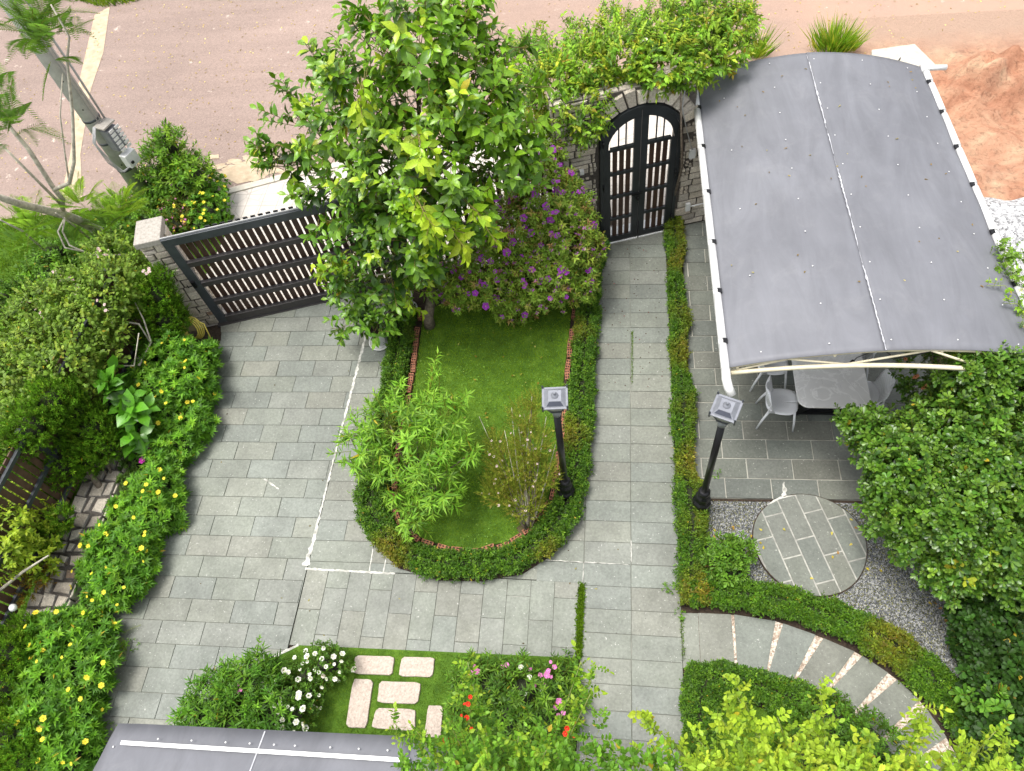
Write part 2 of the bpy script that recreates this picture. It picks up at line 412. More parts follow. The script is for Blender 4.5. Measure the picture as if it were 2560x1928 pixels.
def pal(n, cols, wts=None, jit=.12):
    cols = np.array(cols, float); wts = np.array(wts if wts is not None else np.ones(len(cols)), float); wts /= wts.sum()
    i = rng.choice(len(cols), n, p=wts); j = rng.choice(len(cols), n, p=wts); u = rng.random((n, 1)) * .5
    c = cols[i] * (1 - u) + cols[j] * u
    return c * (1 + jit * rng.standard_normal((n, 1)))
def rdir(n):
    return norm(rng.standard_normal((n, 3)))
def lown(p, f=1.0, ph=0):
    return (np.sin(p[:, 0] * 2.3 * f + 1.3 + ph) * np.cos(p[:, 1] * 2.9 * f + .7 + ph) + np.sin(p[:, 0] * 5.1 * f + p[:, 2] * 3.3 * f + ph) * .6
            + np.cos(p[:, 1] * 6.3 * f - p[:, 2] * 4.1 * f + ph * 2) * .5) / 2.1
def blob_pts(blobs, dens, shell=(.72, 1.0), up=.5, lump=.12, zmin=.02, keep=.62):
    A, D = [], []
    B = [(np.array(b[0], float), np.array(b[1] if hasattr(b[1], '__len__') else (b[1],) * 3, float)) for b in blobs]
    for i, (c, r) in enumerate(B):
        n = int(dens * 4 * PI * (r[0] * r[1] + r[1] * r[2] + r[0] * r[2]) / 3)
        u = rdir(n); k = rng.uniform(shell[0], shell[1], (n, 1)) ** .6
        k = k * (1 + lump * lown(u * 2 + i * 3.1 + c, 1.3, i)[:, None])
        p = c + u * r * k; ok = p[:, 2] > zmin
        for j, (c2, r2) in enumerate(B):
            if j != i: ok &= (((p - c2) / r2) ** 2).sum(1) > keep ** 2
        d = norm(u / r * r.mean() * .8 + np.array([0, 0, up]) + rdir(n) * .35)
        A.append(p[ok]); D.append(d[ok])
    return np.concatenate(A), np.concatenate(D)
def frame(d):
    x = norm(np.cross(d, np.array([.13, .27, .95]))); return x, np.cross(d, x)
def sprigs(lb, A, D, n=7, stem=.08, ang=60, ln=.06, wd=.03, cols=None, wts=None, kind='ovate', grav=.25, mode='spiral',
           colfn=None, tipcol=None, stemr=.002, stemcol=(.14, .16, .05), svar=.3, droop=1.0, sprigvar=.18):
    """sprays of n leaves set along short twigs"""
    N = len(A)
    if N == 0: return
    sc_ = 1 + svar * (rng.random(N) * 2 - 1)
    x, y = frame(D); phi0 = rng.random(N) * 2 * PI
    cs = pal(N, cols, wts, sprigvar) if colfn is None else colfn(A)
    for k in range(n):
        f = k / max(1, n - 1)
        if mode == 'whorl': ph = phi0 + 2 * PI * k / n + .15 * rng.standard_normal(N); pos = A + D * (stem * sc_ * (1 - .15 * (k % 3)))[:, None]; an = np.radians(ang + 12 * rng.standard_normal(N) - 14 * (k % 2))
        elif mode == 'flat': ph = phi0 + (PI if k % 2 else 0) + .12 * rng.standard_normal(N); pos = A + D * (stem * sc_ * (k // 2 * 2 + 1) / n)[:, None]; an = np.radians(ang + 8 * rng.standard_normal(N))
        else: ph = phi0 + k * 2.4 + .2 * rng.standard_normal(N); pos = A + D * (stem * sc_ * (.15 + .85 * f))[:, None]; an = np.radians(ang * (1.15 - .55 * f) + 10 * rng.standard_normal(N))
        if mode == 'flat' and k == n - 1: an = np.radians(6 + 4 * rng.standard_normal(N)); pos = A + D * (stem * sc_)[:, None]
        rad = x * np.cos(ph)[:, None] + y * np.sin(ph)[:, None]
        t = D * np.cos(an)[:, None] + rad * np.sin(an)[:, None]; t[:, 2] -= grav; t = norm(t)
        nn = norm(D * .9 - rad * .25 + np.array([0, 0, .7]) + .25 * rdir(N))
        l_ = ln * sc_ * (1 + .15 * rng.standard_normal(N)) * ((1.05 - .35 * f) if mode == 'spiral' else 1)
        c = cs * (1 + .13 * rng.standard_normal((N, 1))); old = rng.random(N) < .005; c[old] = np.array([.34, .27, .05]) * rng.uniform(.6, 1.2, (old.sum(), 1))
        if tipcol is not None and mode != 'whorl': c = c * (1 - .55 * f ** 2) + np.array(tipcol) * (.55 * f ** 2)
        lb.leaves(pos, t, nn, l_, l_ * wd / ln, np.clip(c, .004, 1), kind, droop)
    if stemr: lb.stems(A - D * stem * .6, A + D * (stem * sc_)[:, None], stemr, stemcol)

def flower_mesh(name, petals, r, col, ccol, cup=.35, layers=1, wide=.75, cr=.22):
    lb = LB()
    for l_ in range(layers):
        a = np.arange(petals) * 2 * PI / petals + l_ * .5; sc_ = 1 - .28 * l_
        t = np.stack([np.cos(a), np.sin(a), np.full(petals, cup + .5 * l_)], 1)
        lb.leaves(np.tile([0, 0, .002 * l_], (petals, 1)), t, np.tile([0, 0, 1.], (petals, 1)), r * sc_, r * wide * sc_, np.tile(np.array(col) * (1 - .06 * l_), (petals, 1)), 'obov', .3)
    a = np.arange(6) * PI / 3; t = np.stack([np.cos(a), np.sin(a), np.full(6, .25)], 1)
    lb.leaves(np.tile([0, 0, r * .16], (6, 1)), t, np.tile([0, 0, 1.], (6, 1)), r * cr, r * cr, np.tile(np.array(ccol), (6, 1)), 'dia', .2)
    o = lb.build(name, MT['petal']); me = o.data; bpy.data.objects.remove(o)
    return me
FM = {}
def put_flowers(parent, key, pts, dirs, s=1.0, name='flower', maxn=95):
    loc = np.array(abs_loc(parent))
    for i, (p, d) in enumerate(zip(pts, dirs)):
        if i >= maxn: break
        d = np.array(d, float) + rng.standard_normal(3) * .28
        o = bpy.data.objects.new(name, FM[key]); COL.objects.link(o); o.parent = parent
        o.location = tuple(map(float, p - loc))
        q = Vector(tuple(map(float, d))).to_track_quat('Z', 'Y').to_euler(); o.rotation_euler = q
        o.scale = (s * random.uniform(.6, 1.2),) * 3
def pick(A, D, n, cond=None, out=.03):
    ok = (D[:, 2] > .15) & (D[:, 1] < .35)
    if cond is not None: ok &= cond(A)
    idx = np.where(ok)[0]; v = np.array([0, -.55, .83]); e2 = np.array([0, .83, .55])      # outermost leaves on the open, sky facing side
    g = np.floor(np.stack([A[idx, 0] / .09, (A[idx] @ e2) / .09], 1)).astype(int); h = A[idx] @ v; best = {}
    for i, k_, hh in zip(idx, map(tuple, g), h):
        if k_ not in best or hh > best[k_][0]: best[k_] = (hh, i)
    idx = np.array([b[1] for b in best.values()]); rng.shuffle(idx); idx = idx[:n]
    return A[idx] + D[idx] * out, norm(D[idx] + np.array([0, -.25, .6]))
def stems_from(mb, base, tops, r0=.02, r1=.006, wob=.06, seg=6, n=6):
    for tp in tops:
        a = np.array(base, float); b = np.array(tp, float); pts = []; rs = []
        off = rng.standard_normal(3) * wob; off[2] = 0
        for k in range(n + 1):
            u = k / n; q = a * (1 - u) + b * u; q[:2] = a[:2] * (1 - u ** 1.5) + b[:2] * u ** 1.5
            q = q + off * math.sin(PI * u); pts.append(q); rs.append(r0 * (1 - u) + r1 * u)
        mb.tube(pts, rs, seg)
# ================================================================== GROUND AND PAVING
def sheet(name, poly, z, mat, sub=0, fn=None, kind='structure', label=None):
    if not sub:
        mb = MB(); mb.add([(p[0], p[1], z) for p in poly], [tuple(range(len(poly)))])
        return struct(name, mb, mat, label, kind)
def grid_sheet(name, x0, x1, y0, y1, n, m, fn, mat, kind='structure'):
    mb = MB(); vs = []
    for j in range(m + 1):
        for i in range(n + 1):
            x = x0 + (x1 - x0) * i / n; y = y0 + (y1 - y0) * j / m; vs.append((x, y, fn(x, y)))
    fs = [(j * (n + 1) + i, j * (n + 1) + i + 1, (j + 1) * (n + 1) + i + 1, (j + 1) * (n + 1) + i) for j in range(m) for i in range(n)]
    mb.add(vs, fs, 0, None, True)
    return struct(name, mb, mat, None, kind)
sheet('ground', [(-120, -60), (120, -60), (120, 160), (-120, 160)], -.06, MT['verge'])
# road: from the verge of the pavement outwards
sheet('road', [(-60, 4), (-12.6, 9.95), (-9.3, 10.3), (-7.9, 10.5), (-6.6, 10.95), (-4, 11.7), (0, 12.9), (2.3, 13.4), (4.2, 13.2), (5.2, 14.0),
               (40, 20), (60, 75), (-60, 75)], -.035, MT['road'])
sheet('road_strip', [P(130, 425)[:2], P(150, 330)[:2], P(163, 200)[:2], P(203, 30)[:2], P(236, 12)[:2], P(222, 110)[:2], P(195, 190)[:2], P(172, 330)[:2], P(176, 425)[:2]], -.028, MT['sand'])
def earth_h(x, y):
    e = math.sin(x * 2.1 + y * .7) * math.cos(y * 1.9 - x * .4)
    m = .10 * e + .05 * math.sin(x * 6.3 + y * 3) + .035 * math.sin(y * 9.1 - x * 4)
    ridge = (.46 + .14 * math.sin(x * 5.1 + y * 7.3) + .10 * math.sin(x * 11.7 - y * 9.1)) * math.exp(-((y - 12.7 - .25 * (x - 6)) ** 2) / .35) * min(1, max(0, (x - 5.4) / 1.2))
    fall = min(1, max(0, (x - 4.9) / .8)) * min(1, max(0, (17.5 - y) / 4))
    fall *= min(1, max(0, (15.2 - y) / 1.2)); return -.031 + max(.004, (.05 + m * .6 + ridge)) * fall
grid_sheet('dirt_ground', 4.7, 18, 7.6, 15.4, 140, 90, earth_h, MT['earth'])
grid_sheet('white_gravel', 4.9, 10, 6.2, 9.95, 50, 40, lambda x, y: -.02 + .17 * max(0, 1 - ((x - 6.3) / 2.6) ** 2 * .3) * min(1, max(0, (10.0 - .1 * (x - 6) - y) / .35)) + .02 * math.sin(9 * x) * math.cos(8 * y), MT['whitegravel'])
sheet('pavement', [(-8.0, 8.2), (-7.85, 10.5), (-6.6, 10.95), (-4, 11.7), (0, 12.9), (2.2, 13.3), (2.4, 9.85), (-.3, 9.1), (-7.2, 7.15)], -.012, MT['tile'])
mb = MB()
for a, b in (((-7.86, 10.53), (-6.6, 10.98)), ((-6.6, 10.98), (-4, 11.73)), ((-4, 11.73), (0, 12.93)), ((0, 12.93), (2.2, 13.33))):
    mb.bar((*a, -.05), (*b, -.05), .16, .13)
struct('kerb', mb, MT['paleconc'])
mb = MB(); mb.prism([P(1880, 118)[:2], P(1972, 105)[:2], P(2015, 148)[:2], P(1985, 190)[:2], P(1880, 150)[:2]], -.04, .1)
mb.tube([P(1945, 125, .12), P(1937, 138, .12), P(1930, 141, .12)], .012, 5, 1); mb.tube([P(1922, 128, .12), P(1915, 143, .12)], .012, 5, 1)
struct('concrete_pad', mb, [MT['paleconc'], MT['wire']])
sheet('courtyard_base', [(-7.9, -3), (4.7, -3), (4.7, 10.35), (1.53, 9.57), (-.295, 9.03), (-6.84, 7.28), (-7.9, 6.9)], -.03, MT['soil'])

def clip_poly(poly, xs):
    """clip any polygon by a convex one"""
    out = list(poly)
    n = len(xs)
    for i in range(n):
        a, b = xs[i], xs[(i + 1) % n]; inp = out; out = []
        if not inp: break
        def side(p): return (b[0] - a[0]) * (p[1] - a[1]) - (b[1] - a[1]) * (p[0] - a[0])
        for k in range(len(inp)):
            p, q = inp[k - 1], inp[k]; sp, sq = side(p), side(q)
            if (sp >= 0) != (sq >= 0):
                t = sp / (sp - sq); out.append((p[0] + (q[0] - p[0]) * t, p[1] + (q[1] - p[1]) * t))
            if sq >= 0: out.append(q)
    return out
def parea(p): return abs(sum(p[i - 1][0] * p[i][1] - p[i][0] * p[i - 1][1] for i in range(len(p)))) / 2
SLATE = [(.194, .209, .176), (.186, .203, .177), (.203, .213, .179), (.181, .197, .174), (.195, .206, .180), (.199, .204, .172), (.188, .202, .172)]
def slab_col(dark=1.0):
    c = random.choice(SLATE); k = random.uniform(.955, 1.045) * dark * (.94 if random.random() < .05 else 1); return tuple(v * k for v in c)
def slabs(name, region, org, ang, pitch, length, offs, gap=.0065, vertical=False, dark=1.0, jit=.004, z=.0, sizejit=0.0, col=None, mort=None):
    mb = MB(); ca, sa = math.cos(ang), math.sin(ang)
    R = [((p[0] - org[0]) * ca + (p[1] - org[1]) * sa, -(p[0] - org[0]) * sa + (p[1] - org[1]) * ca) for p in region]
    dark = dark * 1.05
    mb.prism([(p[0], p[1]) for p in region], z - .028, z - .004, 0)
    if vertical: R = [(q, -p) for p, q in R]
    y0 = min(p[1] for p in R); y1 = max(p[1] for p in R); x0 = min(p[0] for p in R); x1 = max(p[0] for p in R)
    for j in range(int(math.floor(y0 / pitch)) - 1, int(math.ceil(y1 / pitch)) + 1):
        o = offs(j); x = x0 - length * 2 - ((x0 - o) % length)
        while x < x1:
            ln = length
            if sizejit and random.random() < sizejit: ln = length * random.choice((.5, .62, .8))
            g = gap / 2
            rect = [(x + g + random.uniform(-jit, jit), j * pitch + g + random.uniform(-jit, jit) * .6), (x + ln - g, j * pitch + g + random.uniform(-jit, jit) * .6),
                    (x + ln - g + random.uniform(-jit, jit), (j + 1) * pitch - g), (x + g, (j + 1) * pitch - g + random.uniform(-jit, jit) * .6)]
            c = clip_poly(R, rect)
            if len(c) > 2 and parea(c) > .002:
                if vertical: c = [(-q, p) for p, q in c]
                w_ = [(org[0] + p * ca - q * sa, org[1] + p * sa + q * ca) for p, q in c]
                if sum(w_[i - 1][0] * w_[i][1] - w_[i][0] * w_[i - 1][1] for i in range(len(w_))) < 0: w_ = w_[::-1]
                mb.prism(w_, z - .004, z + .008 + random.uniform(0, .002), 1, col or slab_col(dark), .006)
            x += ln
    return struct(name, mb, [mort or MT['mortar'], MT['slate']])
A16 = math.radians(1.0)
GY = lambda x: 7.27 + (x + 6.84) * .285 - .02      # foot of the gate wall
E_drive = [(-6.9, -2.5), (-4.2, -2.5), (-4.2, 3.0), (-4.16, 6.9), (-4.14, GY(-4.14)), (-6.84, GY(-6.84)), (-6.72, 6.9)]
slabs('driveway', E_drive, (-5.8, 2.49), A16, .3055, .625, lambda j: (.03 if j % 2 else .34) + .02 * (j % 3))
slabs('driveway_margin', [(-4.19, 3.0), (-.9, 3.0), (-.9, 7.0), (-3.0, GY(-3.0)), (-4.13, GY(-4.13)), (-4.15, 6.9)], (-4.19, 2.49), A16, .3055, .9, lambda j: (0 if j % 3 else .45))
slabs('cross_path', [(-4.19, 1.97), (-.41, 2.04), (-.41, 2.99), (-4.19, 2.99)], (-4.19, 3.0), .01, .312, .62, lambda j: (.06 if j % 2 else .36), vertical=True)
slabs('entry_path', [(-1.0, -2.5), (.82, -2.5), (.86, 2.7), (.82, 9.32), (-.30, 8.98), (-1.0, 8.8), (-1.01, 2.99), (-.39, 2.99), (-.39, 1.0), (-1.0, .9)], (.235, 2.965), .004, .3005, .62, lambda j: 0.0, dark=.98)
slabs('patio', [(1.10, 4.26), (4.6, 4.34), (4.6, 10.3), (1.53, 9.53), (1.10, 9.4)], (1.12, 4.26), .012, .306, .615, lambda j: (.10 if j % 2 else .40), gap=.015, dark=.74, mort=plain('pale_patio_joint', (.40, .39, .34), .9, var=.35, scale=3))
# curved walkway of wedge slabs bedded in pebble concrete
outer = [(.86, 2.67), (1.07, 2.68), (1.47, 2.685), (1.51, 2.685), (2.0, 2.635), (2.09, 2.61), (2.455, 2.495), (2.545, 2.46), (2.88, 2.325), (2.965, 2.28), (3.22, 2.105), (3.31, 2.035), (3.51, 1.825), (3.57, 1.735), (3.72, 1.45), (3.78, 1.30), (3.86, .95), (3.88, .8), (3.9, .4)]
inner = [(.86, 2.0), (1.07, 2.0), (1.47, 2.0), (1.50, 2.0), (1.82, 1.97), (1.84, 1.965), (2.10, 1.90), (2.12, 1.89), (2.42, 1.78), (2.44, 1.77), (2.70, 1.58), (2.72, 1.56), (2.95, 1.32), (2.97, 1.29), (3.12, 1.05), (3.14, 1.01), (3.22, .7), (3.22, .62), (3.25, .3)]
mb = MB(); mb.prism(inner + outer[::-1], -.03, 0.0, 0)
mb.prism([inner[0], (1.065, 2.0), (1.065, 2.675), outer[0]], 0, .016, 1, slab_col(.95))
for k in range(1, len(outer) - 1, 2):
    mb.prism([inner[k], inner[k + 1], outer[k + 1], outer[k]], 0, .016, 1, slab_col(.95))
struct('curved_walkway', mb, [MT['pebble'], MT['slate']])
# gravel beds
GR = [(1.13, 4.22), (4.6, 4.3), (4.6, .2), (4.2, .6), (4.0, 1.7), (3.75, 2.2), (3.3, 2.55), (2.4, 2.85), (1.8, 2.9), (1.3, 3.0), (1.13, 3.3)]
sheet('gravel_bed', GR, -.018, MT['gravel'])
lb = LB(); n = 26000
gp = np.stack([rng.uniform(1.13, 4.4, n), rng.uniform(1.2, 4.24, n), np.full(n, -.016)], 1)
ok = gp[:, 1] > 2.85 - np.clip(gp[:, 0] - 2.4, 0, 9) * .75; ok &= ((gp[:, 0] - 2.53) ** 2 / .70 ** 2 + (gp[:, 1] - 3.66) ** 2 / .70 ** 2) > 1
gp = gp[ok]; n = len(gp)
lb.leaves(gp, norm(rdir(n) * [1, 1, .35]), norm(rdir(n) * .6 + [0, 0, 1]), rng.uniform(.012, .024, n), rng.uniform(.009, .018, n), pal(n, [(.05, .055, .06), (.12, .13, .135), (.20, .21, .215), (.42, .42, .40), (.09, .085, .075)], [3, 4, 3, 1, 2]), 'dia', .8)
tag(lb.build('gravel', plain('loose_gravel', (1, 1, 1), .9) if False else MT['matte']), 'loose grey chippings lying round the circular paving', None, None, 'stuff')
# round paving
mb = MB(); cx, cy, rr = 2.53, 3.665, .70
circ = [(cx + rr * (1 + .02 * math.sin(3 * a)) * math.cos(a), cy + rr * .985 * math.sin(a)) for a in [2 * PI * k / 56 for k in range(56)]]
mb.prism([(cx + (p[0] - cx) * 1.018, cy + (p[1] - cy) * 1.018) for p in circ], -.03, .0118, 2)
mb.prism(circ, -.03, .0135, 0)
ang = math.radians(-73); ca, sa = math.cos(ang), math.sin(ang)
R = [((p[0] - cx) * ca + (p[1] - cy) * sa, -(p[0] - cx) * sa + (p[1] - cy) * ca) for p in circ]
for j in range(-3, 3):
    off = [.1, .42, .22, .50, .05, .33][j + 3]; x = -1.5 + off
    while x < 1.2:
        g = .010; c = clip_poly(R, [(x + g, j * .255 + .1 + g), (x + .60 - g, j * .255 + .1 + g), (x + .60 - g, (j + 1) * .255 + .1 - g), (x + g, (j + 1) * .255 + .1 - g)])
        if len(c) > 2 and parea(c) > .001:
            mb.prism([(cx + p * ca - q * sa, cy + p * sa + q * ca) for p, q in c], .013, .0195, 1, slab_col(.98))
        x += .60
struct('round_paving', mb, [plain('grey_round_joint', (.36, .355, .32), .9, var=.3), MT['slate'], MT['soil']])
# smeared white cement along the driveway seam
def ribbon(mb, pts, wds, z, jit=.3):
    pts = [np.array(p[:2], float) for p in pts]; fine = []
    for i in range(len(pts) - 1):
        L_ = np.linalg.norm(pts[i + 1] - pts[i]); m = max(2, int(L_ / .03))
        for k in range(m):
            u = k / m; fine.append((pts[i] * (1 - u) + pts[i + 1] * u, wds[i] * (1 - u) + wds[i + 1] * u))
    vs = []
    for i, (p, w_) in enumerate(fine):
        d = fine[min(i + 1, len(fine) - 1)][0] - fine[max(i - 1, 0)][0]; d = d / (np.linalg.norm(d) + 1e-9); nn = np.array([-d[1], d[0]])
        a = w_ / 2 * (1 + jit * math.sin(i * 1.7) * math.sin(i * .53) + jit * random.uniform(-1, 1)); b = w_ / 2 * (1 + jit * math.cos(i * 1.3) * math.sin(i * .37) + jit * random.uniform(-1, 1))
        vs += [(*(p + nn * a), z), (*(p - nn * b), z)]
    mb.add(vs, [(2 * i, 2 * i + 1, 2 * i + 3, 2 * i + 2) for i in range(len(fine) - 1)])
mb = MB()
ribbon(mb, [(-4.15, 7.3), (-4.16, 6.6), (-4.18, 5.3), (-4.20, 4.0), (-4.20, 3.4), (-4.23, 3.0)], [.025, .045, .028, .025, .04, .08], .0115, .45)
ribbon(mb, [(-4.22, 2.99), (-3.0, 2.985), (-2.9, 2.98)], [.03, .028, .02], .0118)
ribbon(mb, [(-3.30, 3.0), (-3.31, 3.35)], [.02, .012], .0116); ribbon(mb, [(-3.10, 3.0), (-3.10, 3.25)], [.018, .008], .0116)
ribbon(mb, [P(1530, 1168 + 1100)[:2] if False else (2.28, 4.28), (2.30, 4.5), (2.30, 4.57)], [.07, .03, .03], .0115, .6)
ribbon(mb, [(-1.0, 3.275), (-.39, 3.27), (.23, 3.265)], [.008, .010, .006], .0114, .9)
ribbon(mb, [(-.39, 3.27), (-.39, 2.97)], [.008, .008], .0114, .5); ribbon(mb, [(.235, 3.6), (.235, 3.27)], [.01, .008], .0114, .6)
ribbon(mb, [(2.05, 4.18), (2.2, 4.28), (2.42, 4.34)], [.015, .028, .01], .0215, .5)
ribbon(mb, [(-5.2, 4.32), (-4.9, 4.15)], [.02, .02], .0113, .5)
struct('cement_line', mb, MT['cement'])

# ================================================================== ISLAND
OUT = [(-3.70, 7.45), (-3.64, 6.4), (-3.60, 5.8), (-3.66, 5.2), (-3.68, 4.6), (-3.62, 3.9), (-3.36, 3.42), (-2.9, 3.06), (-2.3, 2.92), (-1.74, 2.94), (-1.2, 3.06), (-.8, 3.35), (-.52, 3.8), (-.38, 4.5), (-.35, 5.4), (-.34, 6.3), (-.29, 7.8), (-.26, 8.5), (-.28, 8.95)]
INN = [(-3.27, 7.45), (-3.22, 6.4), (-3.20, 5.8), (-3.20, 5.2), (-3.19, 4.6), (-3.12, 3.95), (-2.96, 3.65), (-2.65, 3.42), (-2.2, 3.32), (-1.78, 3.33), (-1.38, 3.45), (-1.07, 3.72), (-.87, 4.1), (-.79, 4.7), (-.76, 5.4), (-.74, 6.3), (-.67, 7.7), (-.64, 8.4), (-.62, 8.85)]
mb = MB(); mb.prism(OUT + [(-2.0, 8.45), (-3.7, 8.0)], -.02, .025); struct('island_bed', mb, MT['soil'])
lawn_poly = [(p[0] + (.05 if p[0] < -2 else -.05), p[1] + (.05 if p[1] < 4 else 0)) for p in INN] 
mb = MB(); mb.prism(lawn_poly + [(-2, 8.3)], .0, .045); struct('lawn', mb, MT['turf'])
def in_poly(p, poly):
    x, y = p[:, 0], p[:, 1]; c = np.zeros(len(p), bool); n = len(poly)
    for i in range(n):
        x1, y1 = poly[i - 1]; x2, y2 = poly[i]
        if y1 == y2: continue
        c ^= ((y1 > y) != (y2 > y)) & (x < (x2 - x1) * (y - y1) / (y2 - y1) + x1)
    return c
def turf(name, poly, n, z, h=.035, label='short green lawn grass', cols=None, warm=None, w=.0045):
    P0 = np.array(poly); lo, hi = P0.min(0), P0.max(0)
    p = np.stack([rng.uniform(lo[0], hi[0], n), rng.uniform(lo[1], hi[1], n), np.full(n, z)], 1)
    p = p[in_poly(p, poly)]; n = len(p)
    t = norm(rdir(n) * [1, 1, .2] * .8 + [0, 0, 1]); l_ = lown(p, 1.4); l2 = lown(p, 4.3, 2)
    c = pal(n, cols or [(.15, .265, .02), (.20, .33, .028), (.10, .20, .018), (.28, .37, .045)], [4, 3, 2, 1.4]) * (1 + .22 * l_ + .18 * l2)[:, None]
    lb = LB(); lb.leaves(p, t, rdir(n), h * rng.uniform(.6, 1.3, n), w * rng.uniform(.7, 1.6, n), np.clip(c, .005, 1), 'blade')
    return tag(lb.build(name, MT['matte']), label, None, None, 'stuff')
turf('grass', lawn_poly + [(-2, 8.3)], 95000, .044, .032, 'short bright green grass of the island lawn')
# clover specks in the lawn
lb = LB(); n = 900; p = np.stack([rng.uniform(-3.2, -.7, n), rng.uniform(3.4, 8, n), np.full(n, .075)], 1); p = p[in_poly(p, lawn_poly)]; n = len(p)
lb.leaves(p, rdir(n) * [1, 1, .1], np.tile([0, 0, 1.], (n, 1)), .022, .02, pal(n, [(.10, .22, .06), (.16, .30, .10), (.3, .4, .2)], [4, 3, .5]), 'dia')
tag(lb.build('clover', MT['leaf']), 'scattered clover leaves among the lawn grass', None, None, 'stuff')
# hollow bricks standing round the lawn
def brick_mesh():
    mb = MB(); mb.box((0, 0, 0), (.17, .075, .075), 0, 0)
    for x in (-.05, 0, .05):
        for y in (-.016, .018): mb.box((x, y, .0378), (.03, .02, .0012), 0, 1)
    for s_ in (-1, 1):
        for y in (-.018, .018):
            for z in (-.018, .018): mb.box((s_ * .0853, y, z), (.0012, .02, .02), 0, 1)
    return mb.build('edging_brick', [MT['brick'], MT['hole']], None, .003)
bk = brick_mesh(); tag(bk, 'orange hollow clay brick edging the lawn beside the hedge', 'brick', 'clay bricks edging the island lawn')
path = []
for i in range(len(INN) - 1):
    a, b = np.array(INN[i]), np.array(INN[i + 1]); m = max(1, int(round(np.linalg.norm(b - a) / .19)))
    for k in range(m):
        u = (k + .5) / m; path.append((a * (1 - u) + b * u, math.atan2(*(b - a)[::-1])))
first = True
for i, (p, a) in enumerate(path):
    if p[1] > 8.1 or random.random() < .2: continue
    o = bk if first else bk.copy()
    if not first: COL.objects.link(o)
    first = False
    o.location = (p[0] + random.uniform(-.012, .012), p[1] + random.uniform(-.012, .012), .075 + random.uniform(-.012, .012))
    o.rotation_euler = (random.uniform(-.12, .12), random.uniform(-.08, .08), a + random.uniform(-.12, .12))

# ---- hedges
def hedge(name, label, A_, B_, h, n, size=.034, cols=None, warm=0.0, cat='hedge', group='clipped hedges along the paths', ph=0):
    A_ = np.array(A_, float); B_ = np.array(B_, float); Cc = (A_ + B_) / 2
    seg = np.concatenate([[0], np.cumsum(np.linalg.norm(np.diff(Cc, axis=0), axis=1))]); T = seg[-1]
    c0 = Cc[len(Cc) // 2]; root = thing(name, label, cat, (c0[0], c0[1], 0), 0, group)
    def at(s_, u):
        a = np.stack([np.interp(s_, seg, A_[:, i]) for i in (0, 1)], 1); b = np.stack([np.interp(s_, seg, B_[:, i]) for i in (0, 1)], 1)
        return a * (1 - u)[:, None] + b * u[:, None]
    def prof(s_, th, k=1.0):      # th 0..1 around the section from one foot over the top to the other
        e = 1 + .10 * np.sin(s_ * 7.1 + ph) * np.sin(s_ * 3.3 + 2 * ph) + .06 * np.sin(s_ * 17 + th * 5)
        x = np.cos(PI * (1 - th)); y = np.sin(PI * th)
        x = np.sign(x) * np.abs(x) ** .55; y = y ** .5
        return .5 + .5 * x * k * e, h * y * k * (1 + .10 * np.sin(s_ * 4.7 + ph) + .05 * np.sin(s_ * 13 + th * 7))
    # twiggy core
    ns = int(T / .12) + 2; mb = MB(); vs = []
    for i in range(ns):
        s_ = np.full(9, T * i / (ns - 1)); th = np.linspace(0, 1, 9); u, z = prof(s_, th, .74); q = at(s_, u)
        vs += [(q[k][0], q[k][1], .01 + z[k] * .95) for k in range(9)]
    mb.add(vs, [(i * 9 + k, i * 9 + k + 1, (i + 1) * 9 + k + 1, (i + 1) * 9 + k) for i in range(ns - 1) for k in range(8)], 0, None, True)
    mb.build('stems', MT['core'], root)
    s_ = rng.uniform(0, T, n); th = rng.beta(1.25, 1.25, n); u, z = prof(s_, th, 1.0); u2, z2 = prof(s_, th, .97)
    p = np.concatenate([at(s_, u), z[:, None] + .01], 1)
    q = np.concatenate([at(s_, np.full(n, .5)), np.full((n, 1), h * .15)], 1); d = norm(p - q)
    depth = rng.random((n, 1)) ** 1.3 * .12; p = p - d * depth
    bump_ = lown(p, 3.0, ph); p = p + d * (bump_[:, None] * .034)
    cc = cols or [(.05, .13, .02), (.08, .18, .028), (.026, .07, .014), (.14, .26, .04)]
    def colfn(A): 
        c = pal(len(A), cc, [4, 4, 2.4, 1.2], .18)
        wv = np.clip(lown(A, 1.1, ph + 4) * 1.3 + warm - .35, 0, 1)[:, None] * rng.uniform(.3, 1, (len(A), 1))
        return c * (1 - wv) + pal(len(A), [(.22, .18, .035), (.16, .095, .04), (.26, .25, .04)]) * wv
    lb = LB(); dd = norm(d * .7 + [0, 0, .45] + rdir(n) * .45)
    sprigs(lb, p, dd, 4, size * 1.1, 55, size, size * .5, kind='dia', colfn=colfn, grav=.12, stemr=.0, svar=.4)
    # stray shoots
    k = n // 45; sel = rng.choice(n, k); sprigs(lb, p[sel] + d[sel] * .02, norm(dd[sel] + [0, 0, .6]), 7, size * 2.8, 55, size, size * .5, kind='dia', colfn=colfn, grav=.1, stemr=.0018, svar=.4)
    lb.build('foliage', MT['leaf'], root)
    return root
OUT2 = [(p[0] + (.03 if p[0] > -1 else -.02), p[1]) for p in OUT]
INN2 = [((.86 * a[0] + .14 * b[0]), (.86 * a[1] + .14 * b[1])) for a, b in zip(INN, OUT)]
hedge('island_hedge', 'low leafy green hedge looping round the oval lawn island', OUT2, INN2, .27, 24000, .036, warm=.05, ph=1)
sy = np.linspace(9.36, 2.74, 16)
